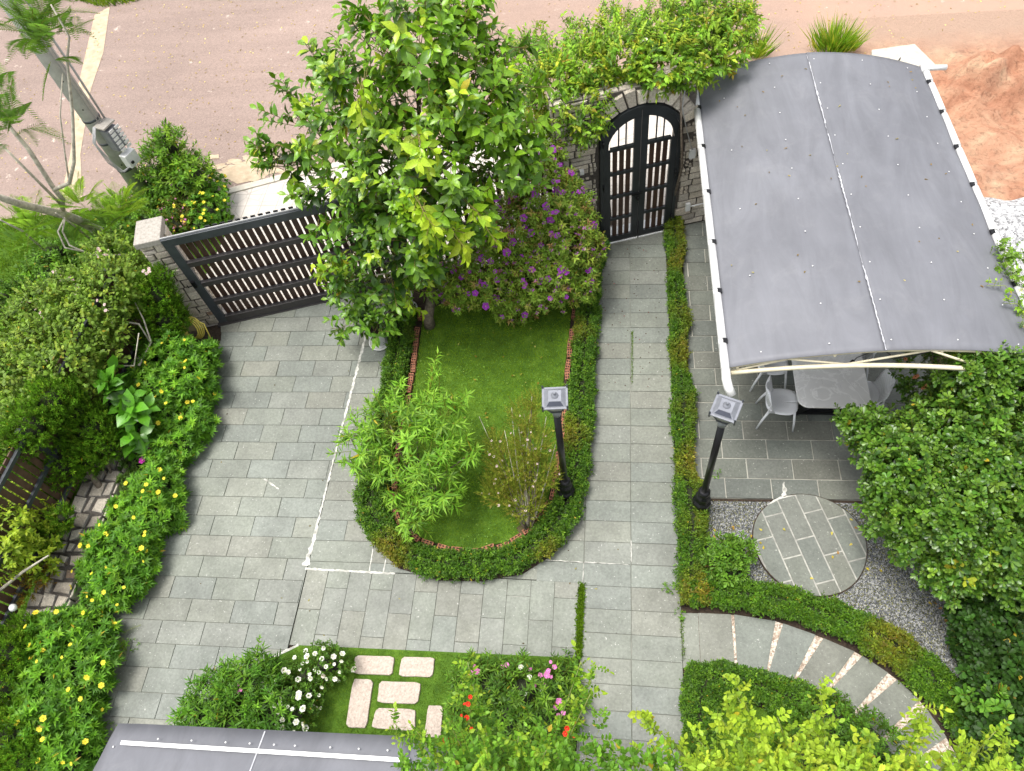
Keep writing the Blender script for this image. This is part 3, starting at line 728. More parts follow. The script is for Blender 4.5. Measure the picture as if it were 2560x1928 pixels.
hedge('path_hedge', 'narrow straight hedge with yellowing patches between entry path and patio', [(.83 - .03 * math.sin(i * 2.3), y) for i, y in enumerate(sy)],
      [(1.08 + .06 * min(1, max(0, (7 - y) / 3)) + .05 * math.sin(i * 1.7) + (.06 if y < 4.2 else 0), y + .02) for i, y in enumerate(sy)], .24, 13000, .034, warm=.62, ph=2.2)
hn = [(.95, 2.74), (1.25, 2.74), (1.59, 2.73), (2.13, 2.66), (2.57, 2.50), (3.0, 2.31), (3.32, 2.08), (3.60, 1.75), (3.82, 1.35), (3.92, .8), (3.95, .3)]
hf = [(.95, 3.02), (1.30, 3.10), (1.60, 3.06), (2.25, 2.99), (2.80, 2.83), (3.30, 2.60), (3.66, 2.32), (3.97, 1.95), (4.18, 1.5), (4.30, .9), (4.35, .3)]
hedge('curved_hedge', 'dense dark green hedge curving between gravel bed and wedge slab walkway', hn, hf, .27, 13500, .034, [(.055, .14, .02), (.085, .19, .028), (.035, .09, .016), (.13, .25, .035)], warm=.02, ph=3.7)
lo = [(.82, .3), (.82, 1.0), (.83, 1.7), (.93, 2.03), (1.3, 2.06), (1.75, 1.99), (2.1, 1.92), (2.45, 1.78), (2.75, 1.52), (3.0, 1.25), (3.2, .85)]
li = [(1.17, .3), (1.17, 1.0), (1.18, 1.5), (1.27, 1.66), (1.45, 1.68), (1.7, 1.63), (2.0, 1.50), (2.25, 1.35), (2.45, 1.15), (2.6, .95), (2.75, .6)]
hedge('corner_hedge', 'rounded green hedge wrapping the small lawn inside the walkway bend', lo, li, .30, 13000, .034, warm=-.1, ph=5.1)
mb = MB(); mb.prism([(1.1, .2), (2.9, .2), (2.7, 1.1), (2.2, 1.5), (1.3, 1.72), (1.1, 1.5)], -.02, .03); struct('small_lawn', mb, MT['turf'])
turf('grass', [(1.1, .3), (2.8, .3), (2.6, 1.1), (2.2, 1.5), (1.3, 1.72), (1.1, 1.5)], 16000, .03, .032, 'short grass of the small lawn inside the corner hedge')
# ================================================================== GATE WALL
AG = math.atan(.290)
UW = np.array([math.cos(AG), math.sin(AG), 0]); NW = np.array([-math.sin(AG), math.cos(AG), 0])   # along the wall / outwards
GA = np.array([-6.84, 7.27, 0]); DA = np.array([-.295, 9.01, 0])
def on_wall(x, y, t=0.0, A0=DA):
    d = 2560 / 2212; v = RW @ np.array([x * d - 1280, y * d - 964, 1825.]); o = np.array([0, 0, CAMH])
    k = ((A0 + NW * t - o) @ NW) / (v @ NW); q = o + v * k; return (q - A0) @ UW, q[2]
STONE = [(.62, .55, .45), (.68, .61, .51), (.54, .48, .40), (.72, .65, .54), (.62, .54, .44), (.58, .52, .44)]
def stone_col():
    c = random.choice(STONE) if random.random() > .02 else (.38, .27, .19); k = random.uniform(.85, 1.15); return tuple(v * k for v in c)
def stone_face(mb, O, U, N, s0, s1, z0, z1, skip=None, hmin=.12, hmax=.2, wmin=.16, wmax=.4, mi=1, Z=(0, 0, 1), dep=.03):
    O, U, N, Z = map(lambda q: np.array(q, float), (O, U, N, Z)); z = z0
    def put(a, b, c, d):
        g = .012; q = []
        for (x, y) in ((a + g, c + g), (b - g, c + g), (b - g, d - g), (a + g, d - g)):
            q.append((x + random.uniform(-.008, .008), y + random.uniform(-.008, .008)))
        if q[1][0] - q[0][0] < .02 or q[3][1] - q[0][1] < .02: return
        cx, cy = (a + b) / 2, (c + d) / 2; dp = dep * random.uniform(.6, 1.3)
        vs = [O + U * x + Z * y for x, y in q] + [O + U * (x + (cx - x) * .04) + Z * (y + (cy - y) * .05) + N * dp * .75 for x, y in q] + [O + U * (x + (cx - x) * .2) + Z * (y + (cy - y) * .2) + N * dp for x, y in q]
        fs = [(8, 9, 10, 11)] + [(i, (i + 1) % 4, 4 + (i + 1) % 4, 4 + i) for i in range(4)] + [(4 + i, 4 + (i + 1) % 4, 8 + (i + 1) % 4, 8 + i) for i in range(4)]
        mb.add(vs, fs, mi, stone_col())
    while z < z1 - .03:
        h = min(random.uniform(hmin, hmax), z1 - z); h = z1 - z if z1 - z - h < .06 else h; x = s0
        while x < s1 - .02:
            w_ = random.uniform(wmin, wmax); w_ = s1 - x if s1 - x - w_ < .08 else w_
            cells = [(x, x + w_, z, z + h)]
            if h > .15 and random.random() < .25: cells = [(x, x + w_, z, z + h / 2), (x, x + w_, z + h / 2, z + h)]
            for a, b, c, d in cells:
                if skip is None: put(a, b, c, d); continue
                bad = [skip(p, q) for p in (a, (a + b) / 2, b) for q in (c, d)]
                if not any(bad): put(a, b, c, d)
                elif not all(bad):
                    m = 4
                    for i in range(m):
                        for j in range(2):
                            a2, b2, c2, d2 = a + (b - a) * i / m, a + (b - a) * (i + 1) / m, c + (d - c) * j / 2, c + (d - c) * (j + 1) / 2
                            if not any(skip(p, q) for p in (a2, b2) for q in (c2, d2)): put(a2, b2, c2, d2)
            x += w_
        z += h
def W(A0, s_, t, z): return tuple(A0 + UW * s_ + NW * t + np.array([0, 0, z]))
def wbox(mb, A0, s0, s1, t0, t1, z0, z1, mi=0):
    return mb.box(W(A0, (s0 + s1) / 2, (t0 + t1) / 2, (z0 + z1) / 2), (s1 - s0, t1 - t0, z1 - z0), AG, mi)
# pillar at the left of the driveway gate
t = thing('gate_pillar', 'grey rough stone pillar with pale cap holding the sliding driveway gate', 'pillar', GA + UW * -.22 + NW * .2)
mb = MB(); wbox(mb, GA, -.37, -.03, .02, .45, 0, 1.98)
stone_face(mb, W(GA, 0, .02, 0), UW, -NW, -.38, -.02, .0, 1.98, wmin=.12, wmax=.26)
stone_face(mb, W(GA, -.03, 0, 0), NW, UW, .02, .45, .0, 1.98, wmin=.12, wmax=.26)
stone_face(mb, W(GA, -.37, .45, 0), -NW, -UW, 0, .43, .0, 1.98, wmin=.12, wmax=.26)
mb.build('shaft', [MT['joint'], MT['stone']], t)
mb = MB(); wbox(mb, GA, -.41, .0, -.03, .50, 1.982, 2.09); mb.build('cap', MT['cap'], t, .012)
# driveway gate
GL = 3.55
t = thing('sliding_gate', 'long dark steel gate with upright brown slats closing the driveway', 'gate', GA + UW * 1.7)
mb = MB()
wbox(mb, GA, .0, GL, -.06, .0, 1.93, 2.075); wbox(mb, GA, .0, .15, -.058, .0, .06, 1.928); wbox(mb, GA, GL - .14, GL, -.058, .0, .06, 1.928)
mb.build('frame', MT['gategrey'], t, .004)
for z in (.06, .52, .98, 1.45):
    m = MB(); wbox(m, GA, .152, GL - .142, -.075, -.002, z, z + (.14 if z < .1 else .10)); m.build('rail', MT['rail'], t, .004)
k = 0; s_ = .19
while s_ < GL - .2:
    m = MB(); wbox(m, GA, s_, s_ + .086, .002, .018, .08, 1.95); m.build('slat', MT['slat'], t); s_ += .117
m = MB(); wbox(m, GA, -.0, GL, -.03, -.012, 2.077, 2.10)
s_ = .7
while s_ < GL: wbox(m, GA, s_, s_ + .07, .008, .022, 2.078, 2.115, 1); s_ += .117
m.build('toothed_track', [MT['greywire'], MT['wire']], t)
m = MB(); wbox(m, GA, .02, .07, -.10, -.06, 1.02, 1.16); m.tube([W(GA, .03, -.11, 1.1), W(GA, -.04, -.13, 1.1), W(GA, -.06, -.08, 1.1)], .01, 6); m.build('latch', MT['black'], t)
m = MB(); wbox(m, GA, -.05, GL, -.09, .06, -.01, .022); tag(m.build('gate_track', MT['rail']), 'flat rusty floor track under the driveway gate', 'track')
# second pillar of the gate, half hidden behind the tree
t = thing('gate_pillar', 'stone pillar closing the far end of the driveway gate behind the tree', 'pillar', GA + UW * (GL + .2))
mb = MB(); wbox(mb, GA, GL + .03, GL + .37, .02, .4, 0, 1.98); stone_face(mb, W(GA, 0, .02, 0), UW, -NW, GL + .02, GL + .38, 0, 1.98, wmin=.12, wmax=.26)
mb.build('shaft', [MT['joint'], MT['stone']], t); mb = MB(); wbox(mb, GA, GL, GL + .4, -.03, .45, 1.982, 2.09); mb.build('cap', MT['cap'], t, .012)
# slatted fence between gate and arch wall
t = thing('slat_fence', 'brown slatted fence filling the gap between tree and arched wall', 'fence', GA + UW * 5)
s_ = GL + .42
while s_ < 6.08:
    m = MB(); wbox(m, GA, s_, s_ + .072, .0, .018, .1, 1.95); m.build('slat', MT['slat'], t); s_ += .117
for z in (.15, 1.0, 1.82):
    m = MB(); wbox(m, GA, GL + .40, 6.09, -.042, -.002, z, z + .06); m.build('rail', MT['rail'], t)
# arched stone wall
WZ = 2.95; HW = .64; ZS = 2.26; RI = .42; RA = (HW * HW + RI * RI) / (2 * RI)
def ztop(s_, off=0.0):
    x = s_ - HW; r = RA + off; zc = ZS + RI - RA; return zc + math.sqrt(max(1e-6, r * r - x * x))
t = thing('arched_wall', 'tall rough grey stone wall with arched doorway under climbing rose', 'wall', DA + UW * .6)
mb = MB(); SL, SR = -.66, 1.93; TH = .36
SC = 1.47
wbox(mb, DA, SL, -.0, .02, TH, 0, WZ); wbox(mb, DA, 2 * HW, SC, .02, TH, 0, WZ); wbox(mb, DA, SC, SR, .02, TH, 0, 2.27)
n = 16
for i in range(n):
    a, b = 2 * HW * i / n, 2 * HW * (i + 1) / n; za, zb = ztop(a), ztop(b)
    vs = [W(DA, a, .02, za), W(DA, b, .02, zb), W(DA, b, .02, WZ), W(DA, a, .02, WZ), W(DA, a, TH, za), W(DA, b, TH, zb), W(DA, b, TH, WZ), W(DA, a, TH, WZ)]
    mb.add(vs, [(0, 1, 2, 3), (5, 4, 7, 6), (0, 4, 5, 1), (3, 2, 6, 7)], 0)
def skip(x, z):
    if -.01 < x < 2 * HW + .01 and z < ZS: return True
    if x > SC + .01 and z > 2.28: return True
    zc = ZS + RI - RA; d = math.hypot(x - HW, z - zc)
    return z >= ZS - .05 and d < RA + .30 and z > zc
stone_face(mb, W(DA, 0, .02, 0), UW, -NW, SL, SR, 0.0, WZ, skip, .11, .19, .14, .36)
stone_face(mb, W(DA, SL, .02, 0), NW, -UW, 0, TH - .02, 0.0, WZ, None, .11, .19, .12, .2)
stone_face(mb, W(DA, 0, .02, WZ), UW, (0, 0, 1), SL, SC, 0, TH - .02, None, .11, .19, .14, .36, Z=NW, dep=.02)
zc = ZS + RI - RA; a0 = math.acos(-HW / RA) if False else math.asin(HW / RA)
nv = 13; 
for i in range(nv):
    p0 = -a0 - .10 + (2 * a0 + .2) * i / nv + .012; p1 = -a0 - .10 + (2 * a0 + .2) * (i + 1) / nv - .012; r0, r1 = RA + .015, RA + .28 + random.uniform(-.05, .03)
    pts = [(HW + r * math.sin(p), zc + r * math.cos(p)) for r, p in ((r0, p0), (r0, p1), (r1, p1), (r1, p0))]
    dp = random.uniform(.035, .055); cxx = sum(p[0] for p in pts) / 4; cz = sum(p[1] for p in pts) / 4
    vs = [W(DA, x, .02, z) for x, z in pts] + [W(DA, x + (cxx - x) * .1, .02 - dp, z + (cz - z) * .1) for x, z in pts]
    mb.add(vs, [(4, 5, 6, 7)[::-1]] + [(q, 4 + q, 4 + (q + 1) % 4, (q + 1) % 4) for q in range(4)], 1, stone_col())
mb.build('masonry', [MT['joint'], MT['stone']], t)
# arched double door
t = thing('arched_gate', 'tall black arched double gate with brown slats in the stone wall', 'gate', DA + UW * .64)
def arc_band(mb, s0, s1, off_in, off_out, t0, t1, m=14):
    S = [s0 + (s1 - s0) * i / m for i in range(m + 1)]
    for i in range(m):
        a, b = S[i], S[i + 1]; q = [(a, ztop(a, off_in)), (b, ztop(b, off_in)), (b, ztop(b, off_out)), (a, ztop(a, off_out))]
        vs = [W(DA, x, t0, z) for x, z in q] + [W(DA, x, t1, z) for x, z in q]
        mb.add(vs, [(0, 1, 2, 3), (7, 6, 5, 4), (0, 4, 5, 1), (3, 2, 6, 7)] + ([(1, 5, 6, 2)] if i == m - 1 else []) + ([(0, 3, 7, 4)] if i == 0 else []))
mb = MB(); FT0, FT1 = -.055, .06
wbox(mb, DA, -.0, .055, FT0, FT1, 0, ZS - .01); wbox(mb, DA, 2 * HW - .055, 2 * HW, FT0, FT1, 0, ZS - .01); arc_band(mb, 0.0, 2 * HW, -.055, -.002, FT0, FT1, 20)
mb.build('frame', MT['darkgrey'], t)
for side in (0, 1):
    s0 = .06 if side == 0 else HW + .004; s1 = HW - .004 if side == 0 else 2 * HW - .06
    m = MB(); ST = .105
    wbox(m, DA, s0, s0 + ST, -.045, -.0, .03, ztop(s0 + .0, -.16) if side == 0 else ztop(s0, -.16)); wbox(m, DA, s1 - ST, s1, -.045, -.0, .03, ztop(s1, -.16) if side == 1 else ztop(s1, -.16))
    arc_band(m, s0, s1, -.175, -.06, -.045, 0.0, 12)
    wbox(m, DA, s0 + ST, s1 - ST, -.045, -.0, .03, .15)
    lf = m.build('door_leaf', MT['darkgrey'], t)
    for z in (.54, 1.02, 1.50, 1.97):
        m = MB(); wbox(m, DA, s0 + ST, s1 - ST, -.05, .002, z, z + .055); m.build('crossbar', MT['darkgrey'], lf)
    a, b = s0 + ST, s1 - ST; wdt = (b - a)
    for q in range(3):
        m = MB(); c = a + wdt * (.21 + .29 * q); wbox(m, DA, c - .037, c + .037, -.026, -.012, .13, 1.98); m.build('slat', MT['slat'], lf)
    for q in range(2):
        m = MB(); c = a + wdt * (.36 + .31 * q); wbox(m, DA, c - .010, c + .010, -.030, -.012, 2.0, ztop(c, -.15)); m.build('bar', MT['darkgrey'], lf)
    for z in (.3, 1.25, 2.1):
        m = MB(); hs_ = s0 - .01 if side == 0 else s1 + .01; m.tube([W(DA, hs_, -.066, z), W(DA, hs_, -.066, z + .11)], .014, 8); m.build('hinge', MT['black'], lf)
m = MB(); wbox(m, DA, HW - .13, HW + .05, -.075, -.046, 1.02, 1.05); wbox(m, DA, HW - .06, HW + .0, -.09, -.046, .93, 1.02); m.tube([W(DA, HW - .03, -.1, .9), W(DA, HW - .03, -.12, .97), W(DA, HW - .03, -.08, 1.0)], .008, 6); m.build('lock', MT['black'], t)
m = MB(); m.tube([W(DA, HW + .01, -.06, .01), W(DA, HW + .01, -.06, .4)], .008, 6); m.build('drop_bolt', MT['black'], t)
m = MB(); wbox(m, DA, -.05, 2 * HW + .05, -.06, .3, -.01, .03); tag(m.build('door_sill', MT['slate']), 'low stone sill under the arched gate', 'sill')
# boxes and pipe on the wall
def wall_box(name, px, py, wd, hd, label, cat):
    s_, z = on_wall(px, py, -.06); m = MB(); wbox(m, DA, s_ - wd / 2, s_ + wd / 2, -.075, -.02, z - hd / 2, z + hd / 2); o = m.build(name, MT['white'], None, .01); return tag(o, label, cat), s_, z
_, sx_, zx_ = wall_box('switch_box', 1496, 333, .10, .17, 'white upright plastic box on the stone wall beside the canopy', 'electric box')
_, sy_, zy_ = wall_box('socket_box', 1486, 448, .08, .17, 'white socket box low on the stone wall with short conduit', 'electric box')
m = MB(); m.tube([W(DA, sy_ + .05, -.05, zy_), W(DA, sy_ + .33, -.05, zy_ - .0), W(DA, sy_ + .33, .0, zy_)], .014, 6); tag(m.build('conduit', MT['white']), 'short white conduit running right from the socket box', 'pipe')
wall_box('doorbell_box', 1257, 373, .07, .09, 'small pale square plate set in the wall left of the arched gate', 'plate')
m = MB(); m.tube([W(DA, sx_ - .22, -.05, 2.9), W(DA, sx_ - .24, -.05, 2.5), W(DA, sx_ - .14, -.05, 2.1), W(DA, sx_ - .05, -.06, 1.8), W(DA, sx_, -.06, zx_ + .06)], .008, 6); tag(m.build('cable', MT['greywire']), 'grey cable hanging down the stone wall to the white box', 'cable')

# ================================================================== LOW WALL AND FENCE ON THE LEFT
t = thing('low_wall', 'low wide rough stone wall under the slatted fence along the flower border', 'wall', (-7.65, 3.5, 0))
mb = MB(); mb.box((-7.62, 3.45, .14), (.56, 7.1, .32))
y = -.1
while y < 7.0:
    hgt_ = random.uniform(.17, .27); x = -7.91
    while x < -7.33:
        w_ = random.uniform(.13, .25); w_ = -7.33 - x if -7.33 - x - w_ < .09 else w_
        j = lambda: random.uniform(-.028, .028)
        q = [(x + .02 + j(), y + .015 + j()), (x + w_ - .02 + j(), y + .02 + j()), (x + w_ - .02 + j(), y + hgt_ - .02 + j()), (x + .02 + j(), y + hgt_ - .02 + j())]
        h = random.uniform(.025, .05); mb.prism(q, .29, .30 + h * .7, 1, (0.34, .32, .29), .08)
        c = stone_col(); k_ = random.uniform(.7, .95); c = tuple(v * k_ for v in c); mb.prism([(sum(p[0] for p in q) / 4 + (p[0] - sum(p[0] for p in q) / 4) * .93, sum(p[1] for p in q) / 4 + (p[1] - sum(p[1] for p in q) / 4) * .93) for p in q], .30 + h * .7, .30 + h, 1, c, .2)
        x += w_
    y += hgt_
stone_face(mb, (-7.34, 0, 0), (0, 1, 0), (1, 0, 0), -.1, 7.0, 0, .3, None, .1, .16)
mb.build('masonry', [MT['joint'], MT['stone']], t)
FX = -7.93
def fx(y): return FX + .03 * (y - 3)
t = thing('boundary_fence', 'brown slatted boundary fence with grey rails above the low stone wall', 'fence', (FX, 3.5, .3))
y = .0; 
while y < 7.0:
    m = MB(); m.box((fx(y) - .02, y, 1.02), (.018, .088, 1.36)); m.build('slat', MT['fenceslat'], t); y += .115
for z in (.52, 1.05, 1.62):
    m = MB(); m.bar((fx(0) + .02, -.1, z), (fx(7) + .02, 7.0, z), .045, .06); m.build('rail', MT['gategrey'], t)
for y in (-.1, 1.3, 2.7, 4.1, 5.5, 6.95):
    m = MB(); m.box((fx(y) + .0, y, 1.02), (.07, .07, 1.5)); m.build('post', MT['gategrey'], t)
# hose hung near the pillar
t = thing('garden_hose', 'yellow garden hose coiled on the soil beside the gate pillar', 'hose', P(412, 705, .3))
m = MB(); c = P(410, 712, .42)
for k in range(4):
    pts = []
    for i in range(29):
        a = 2 * PI * i / 28; r = .17 + .014 * k
        pts.append(c + np.array([r * math.cos(a) * .8 + .012 * k, .35 * r * math.sin(a) + .02 * k, r * math.sin(a) * .95 - .01 * k]))
    m.tube(pts, .012, 6, 0, False)
m.build('coil', MT['yellowhose'], t)
m = MB(); m.tube([c + np.array([-.13, .04, .14]), c + np.array([.08, .1, .16]), c + np.array([.25, .08, .05]), c + np.array([.30, -.05, -.2])], .012, 6); m.build('loose_end', MT['yellowhose'], t)
m = MB(); m.tube([c + np.array([-.15, .1, .2]), c + np.array([.02, .1, .17])], .02, 8); m.build('nozzle', MT['white'], t)

# ================================================================== UTILITY POLE
pb = np.array([-9.25, 10.21, 0])
t = thing('utility_pole', 'tall grey concrete utility pole leaning out of the flower clump', 'pole', pb)
m = MB(); m.tube([pb + [0, 0, -.1], pb + [0, 0, 9.0]], [.16, .125], 20); m.build('shaft', MT['concrete'], t)
for z in (.7, 1.15, 2.35, 2.9, 3.45, 4.0, 4.5):
    m = MB(); d = norm(np.array([9.25, -10.2, 0.])); d = np.array([d[0] * .6 - .0, d[1], 0]); d = norm(d); q = pb + d * (.155 - z * .004) + [0, 0, z]; m.tube([q - d * .01, q + d * .004], .014, 8); m.build('hole', MT['wire'], t)
for z in (1.0, 1.62, 2.1):
    m = MB(); m.lathe([(.163 - z * .0039, -.02), (.167 - z * .0039, -.02), (.167 - z * .0039, .02), (.163 - z * .0039, .02)], pb + [0, 0, z], 20, caps=False); m.build('strap', MT['gategrey'], t)
m = MB(); d = np.array([.75, -.5, 0])
for k, o in enumerate((.17, .195)):
    m.tube([pb + [o, -.10 + .05 * k, 1.9], pb + [o * 1.0, -.09 + .05 * k, 4], pb + [o, -.08 + .04 * k, 8.5]], .011, 6)
m.tube([pb + [.2, .06, 1.9], pb + [.23, .07, 3.0], pb + [.22, .06, 8.5]], .02, 6); m.build('conductor', MT['greywire'], t)
b = thing('meter_box', 'weathered grey and white louvred meter box strapped to the utility pole', 'meter box', pb + [.22, -.12, 1.75])
m = MB(); m.box(pb + [.26, -.10, 1.75], (.20, .24, .42), -.35); m.build('case', MT['lampgrey'], b, .008)
m = MB()
for k in range(6): 
    for q in (-.07, .07): m.box(pb + [.385 + .03 + q * .34, -.14 + q * .94 , 1.55 + k * .08], (.012, .10, .05), -.35, 0)
m.build('louvre', MT['white'], b)
m = MB(); m.box(pb + [.255, -.10, 2.03], (.25, .29, .03), -.35); m.build('lid', MT['cap'], b)
b = thing('junction_box', 'small white box below the meter box on the pole', 'electric box', pb + [.36, -.2, 1.25])
m = MB(); m.box(pb + [.33, -.12, 1.30], (.16, .26, .26), -.35); m.build('case', MT['white'], b, .008); m = MB(); m.box(pb + [.40, -.21, 1.27], (.03, .05, .04), -.35); m.build('catch', MT['black'], b)
t = thing('cable', 'pale cable loops hanging from the meter box down the pole', 'cable', pb + [.1, -.3, 1.6])
for k in range(3):
    m = MB(); m.tube([pb + [.10 + .02 * k, -.20, 2.05], pb + [-.02 + .03 * k, -.30 - .02 * k, 1.8], pb + [-.0 + .04 * k, -.31, 1.35], pb + [.12 + .03 * k, -.30, 1.12], pb + [.30, -.26, 1.20]], .011, 6); m.build('loop', MT['greywire'], t)

# ================================================================== GARDEN LAMPS
def make_lamp():
    t = thing('garden_lamp', 'black garden lamp post with grey solar lantern standing at the lawn edge', 'lamp', (0, 0, 0), 0, 'solar lamp posts along the path')
    m = MB(); m.lathe([(.13, 0), (.135, .07), (.115, .13), (.11, .24), (.125, .27), (.125, .32), (.095, .36), (.09, .44), (.10, .47), (.08, .51), (.062, .54)], seg=8, smooth=False); m.build('base', MT['black'], t, .004)
    m = MB(); m.lathe([(.070, .53), (.078, .56), (.078, .61), (.05, .64)], seg=20); m.build('collar', MT['black'], t)
    m = MB(); m.lathe([(.043, .5), (.041, 2.38)], seg=20); m.build('pole', MT['black'], t)
    m = MB(); m.lathe([(.05, 2.36), (.052, 2.43), (.045, 2.48), (.06, 2.50)], seg=20); m.build('neck', MT['lampgrey'], t)
    g = MB(); g.box((0, 0, 2.595), (.17, .17, .17), 0, 0); 
    for i, v in enumerate(g.v): g.v[i] = (v[0] * (.64 if v[2] < 2.6 else 1.30), v[1] * (.64 if v[2] < 2.6 else 1.30), v[2])
    g.build('glass', MT['glass'], t)
    m = MB()
    for a in (-1, 1):
        for b_ in (-1, 1): m.bar((a * .055, b_ * .055, 2.50), (a * .116, b_ * .116, 2.69), .012, .012)
    m.box((0, 0, 2.50), (.13, .13, .02)); m.build('lantern_frame', MT['gategrey'], t)
    m = MB(); m.box((0, 0, 2.70), (.285, .285, .022)); ro = m.build('roof', MT['lampgrey'], t, .003)
    m = MB(); m.box((0, 0, 2.7355), (.235, .235, .045), taper=.6); m.build('hood', MT['lampgrey'], ro)
    m = MB(); vs = [(-.092, -.112, 2.722), (.092, -.112, 2.722), (.060, -.076, 2.757), (-.060, -.076, 2.757)]; m.add(vs + [(v[0], v[1] - .003, v[2] + .004) for v in vs], [(4, 5, 6, 7), (0, 1, 5, 4), (1, 2, 6, 5), (2, 3, 7, 6), (3, 0, 4, 7)]); m.build('solar_panel', MT['solar'], ro)
    m = MB(); m.lathe([(.042, 2.757), (.042, 2.764), (.02, 2.775), (.012, 2.79), (.015, 2.80), (.008, 2.815)], seg=12); m.build('finial', MT['lampgrey'], ro)
    for a in (-1, 1):
        for b_ in (-1, 1):
            m = MB(); m.lathe([(.010, 2.66), (.010, 2.735), (.013, 2.74), (.004, 2.756)], (a * .134, b_ * .134, 0), 8); m.build('corner_pin', MT['gategrey'], t)
    return t
lp = make_lamp(); lp.location = (-.655, 4.17, 0); lp.rotation_euler = (0, 0, math.radians(4)); lp['label'] = 'black lamp post with grey lantern standing between island lawn bricks and hedge'
dup(lp, (1.155, 4.08, 0), math.radians(-22), 'black lamp post with skewed grey lantern at the corner of the gravel bed')

# ================================================================== DINING SET
t = thing('dining_table', 'outdoor table with rounded grey marble top on a black frame under the canopy', 'table', (2.9, 6.28, 0))
def rrect(cx, cy, w_, h, r, n=8):
    q = []
    for (sx, sy, a) in ((1, 1, 0), (-1, 1, 1), (-1, -1, 2), (1, -1, 3)):
        for k in range(n + 1):
            an = (a + k / n) * PI / 2; q.append((cx + sx * (w_ / 2 - r) + r * math.cos(an), cy + sy * (h / 2 - r) + r * math.sin(an)))
    return q
m = MB(); m.prism(rrect(2.9, 6.22, .94, 1.86, .15), .73, .752, 0, None, .004); m.build('tabletop', MT['marble'], t, .004)
for y in (5.62, 6.95):
    m = MB(); m.bar((2.52, y, .03), (3.05, y, .725), .08, .09); m.bar((3.28, y + .082, .03), (2.75, y + .082, .725), .08, .09); m.box((2.9, y + .04, .03), (.86, .09, .055)); m.build('leg', MT['black'], t)
m = MB(); m.box((2.9, 6.32, .69), (.12, 1.3, .06)); m.build('stretcher', MT['black'], t)
def make_chair():
    t = thing('garden_chair', 'pale grey perforated plastic chair', 'chair', (0, 0, 0), 0, 'grey plastic chairs round the marble table')
    def shell(name, fn, nu, nv, th=.012):
        m = MB(); vs = [fn(i / nu, j / nv) for j in range(nv + 1) for i in range(nu + 1)]
        m.add(vs, [(j * (nu + 1) + i, j * (nu + 1) + i + 1, (j + 1) * (nu + 1) + i + 1, (j + 1) * (nu + 1) + i) for j in range(nv) for i in range(nu)], 0, None, True)
        o = m.build(name, MT['chair'], t); sd_ = o.modifiers.new('thickness', 'SOLIDIFY'); sd_.thickness = th; sd_.offset = 0; return o
    def seat(u, v):
        a = 2 * PI * u; r = v; c, s_ = math.cos(a), math.sin(a); e = 3.2
        k = (abs(c) ** e + abs(s_) ** e) ** (-1 / e)
        x = .215 * k * c * r; y = (.215 - .02 * (x < 0) * (-x / .215)) * k * s_ * r
        return (x, y, .452 - .016 * (1 - r * r) + (.0 if r < .9 else -.012 * (r - .9) / .1))
    shell('seat', seat, 32, 8)
    def back(u, v):
        q = 2 * u - 1; wv = .175 + .06 * math.sin(min(1, v * 1.35) * PI / 2)
        if v > .72: wv *= math.sqrt(max(.02, 1 - ((v - .72) / .30) ** 2))
        z = .455 + .37 * v; return (-.20 - .075 * v + .085 * q * q * (1 - .35 * v), wv * q, z)
    shell('backrest', back, 18, 16)
    for sx in (-1, 1):
        for sy in (-1, 1):
            m = MB(); m.tube([(sx * .165 - .0, sy * .165, .445), (sx * .20 - (.03 if sx < 0 else 0), sy * .195, .22), (sx * .225 - (.05 if sx < 0 else 0), sy * .215, 0)], [.019, .016, .012], 10); m.build('leg', MT['chair'], t)
    for sy in (-1, 1):
        m = MB(); m.tube([(-.10, sy * .19, .447), (-.175, sy * .205, .47), (-.195, sy * .225, .56), (-.19, sy * .22, .66)], [.012, .015, .014, .008], 8); m.build('side_rail', MT['chair'], t)
    return t
ch = make_chair(); ch.location = (2.30, 5.56, 0); ch.rotation_euler = (0, 0, math.radians(-4)); ch['label'] = 'pale grey perforated chair fully visible left of the table end'
G_ = 'grey plastic chairs round the marble table'
dup(ch, (2.24, 6.22, 0), math.radians(2), 'grey chair further back left of the table, half under the canopy edge')
dup(ch, (3.42, 5.72, 0), math.radians(172), 'grey chair pushed under the right side of the table near the shrub')
dup(ch, (3.36, 6.42, 0), math.radians(184), 'grey chair behind the canopy tube on the right of the table')

# ================================================================== PATIO CANOPY
def CV(u, v, dz=0.0):
    xl = 1.27 - .115 * v; xr = 4.60 - .22 * v
    return (xl + (xr - xl) * u, 4.80 + .17 * u * u + (5.38 - .19 * u * u) * v, 2.40 + .30 * (1 - (2 * u - 1) ** 2) + dz)
t = thing('patio_canopy', 'wide grey arched sheet canopy on cream trusses shading the table', 'canopy', (2.9, 7.5, 2.3))
def sheetpart(name, u0, u1, dz, n=30, m_=60, fn=CV, v0=0, v1=1, mat='sheet', th=.006):
    m = MB(); vs = []
    for j in range(m_ + 1):
        for i in range(n + 1):
            u = u0 + (u1 - u0) * i / n; v = v0 + (v1 - v0) * j / m_; p = fn(u, v, dz); vs.append((p[0], p[1], p[2] + .006 * math.sin(v * 19 + u * 5) * math.sin(u * 13 + 1) + .004 * math.sin(v * 41 + u * 9)))
    m.add(vs, [(j * (n + 1) + i, j * (n + 1) + i + 1, (j + 1) * (n + 1) + i + 1, (j + 1) * (n + 1) + i) for j in range(m_) for i in range(n)], 0, None, True)
    o = m.build(name, MT[mat], None); o.parent = t; o.location = -Vector(t.location)
    sd_ = o.modifiers.new('thickness', 'SOLIDIFY'); sd_.thickness = th; sd_.offset = -1; return o
sheetpart('roof_sheet', 0, .486, .0); sheetpart('roof_sheet', .480, 1, .008)
m = MB(); 
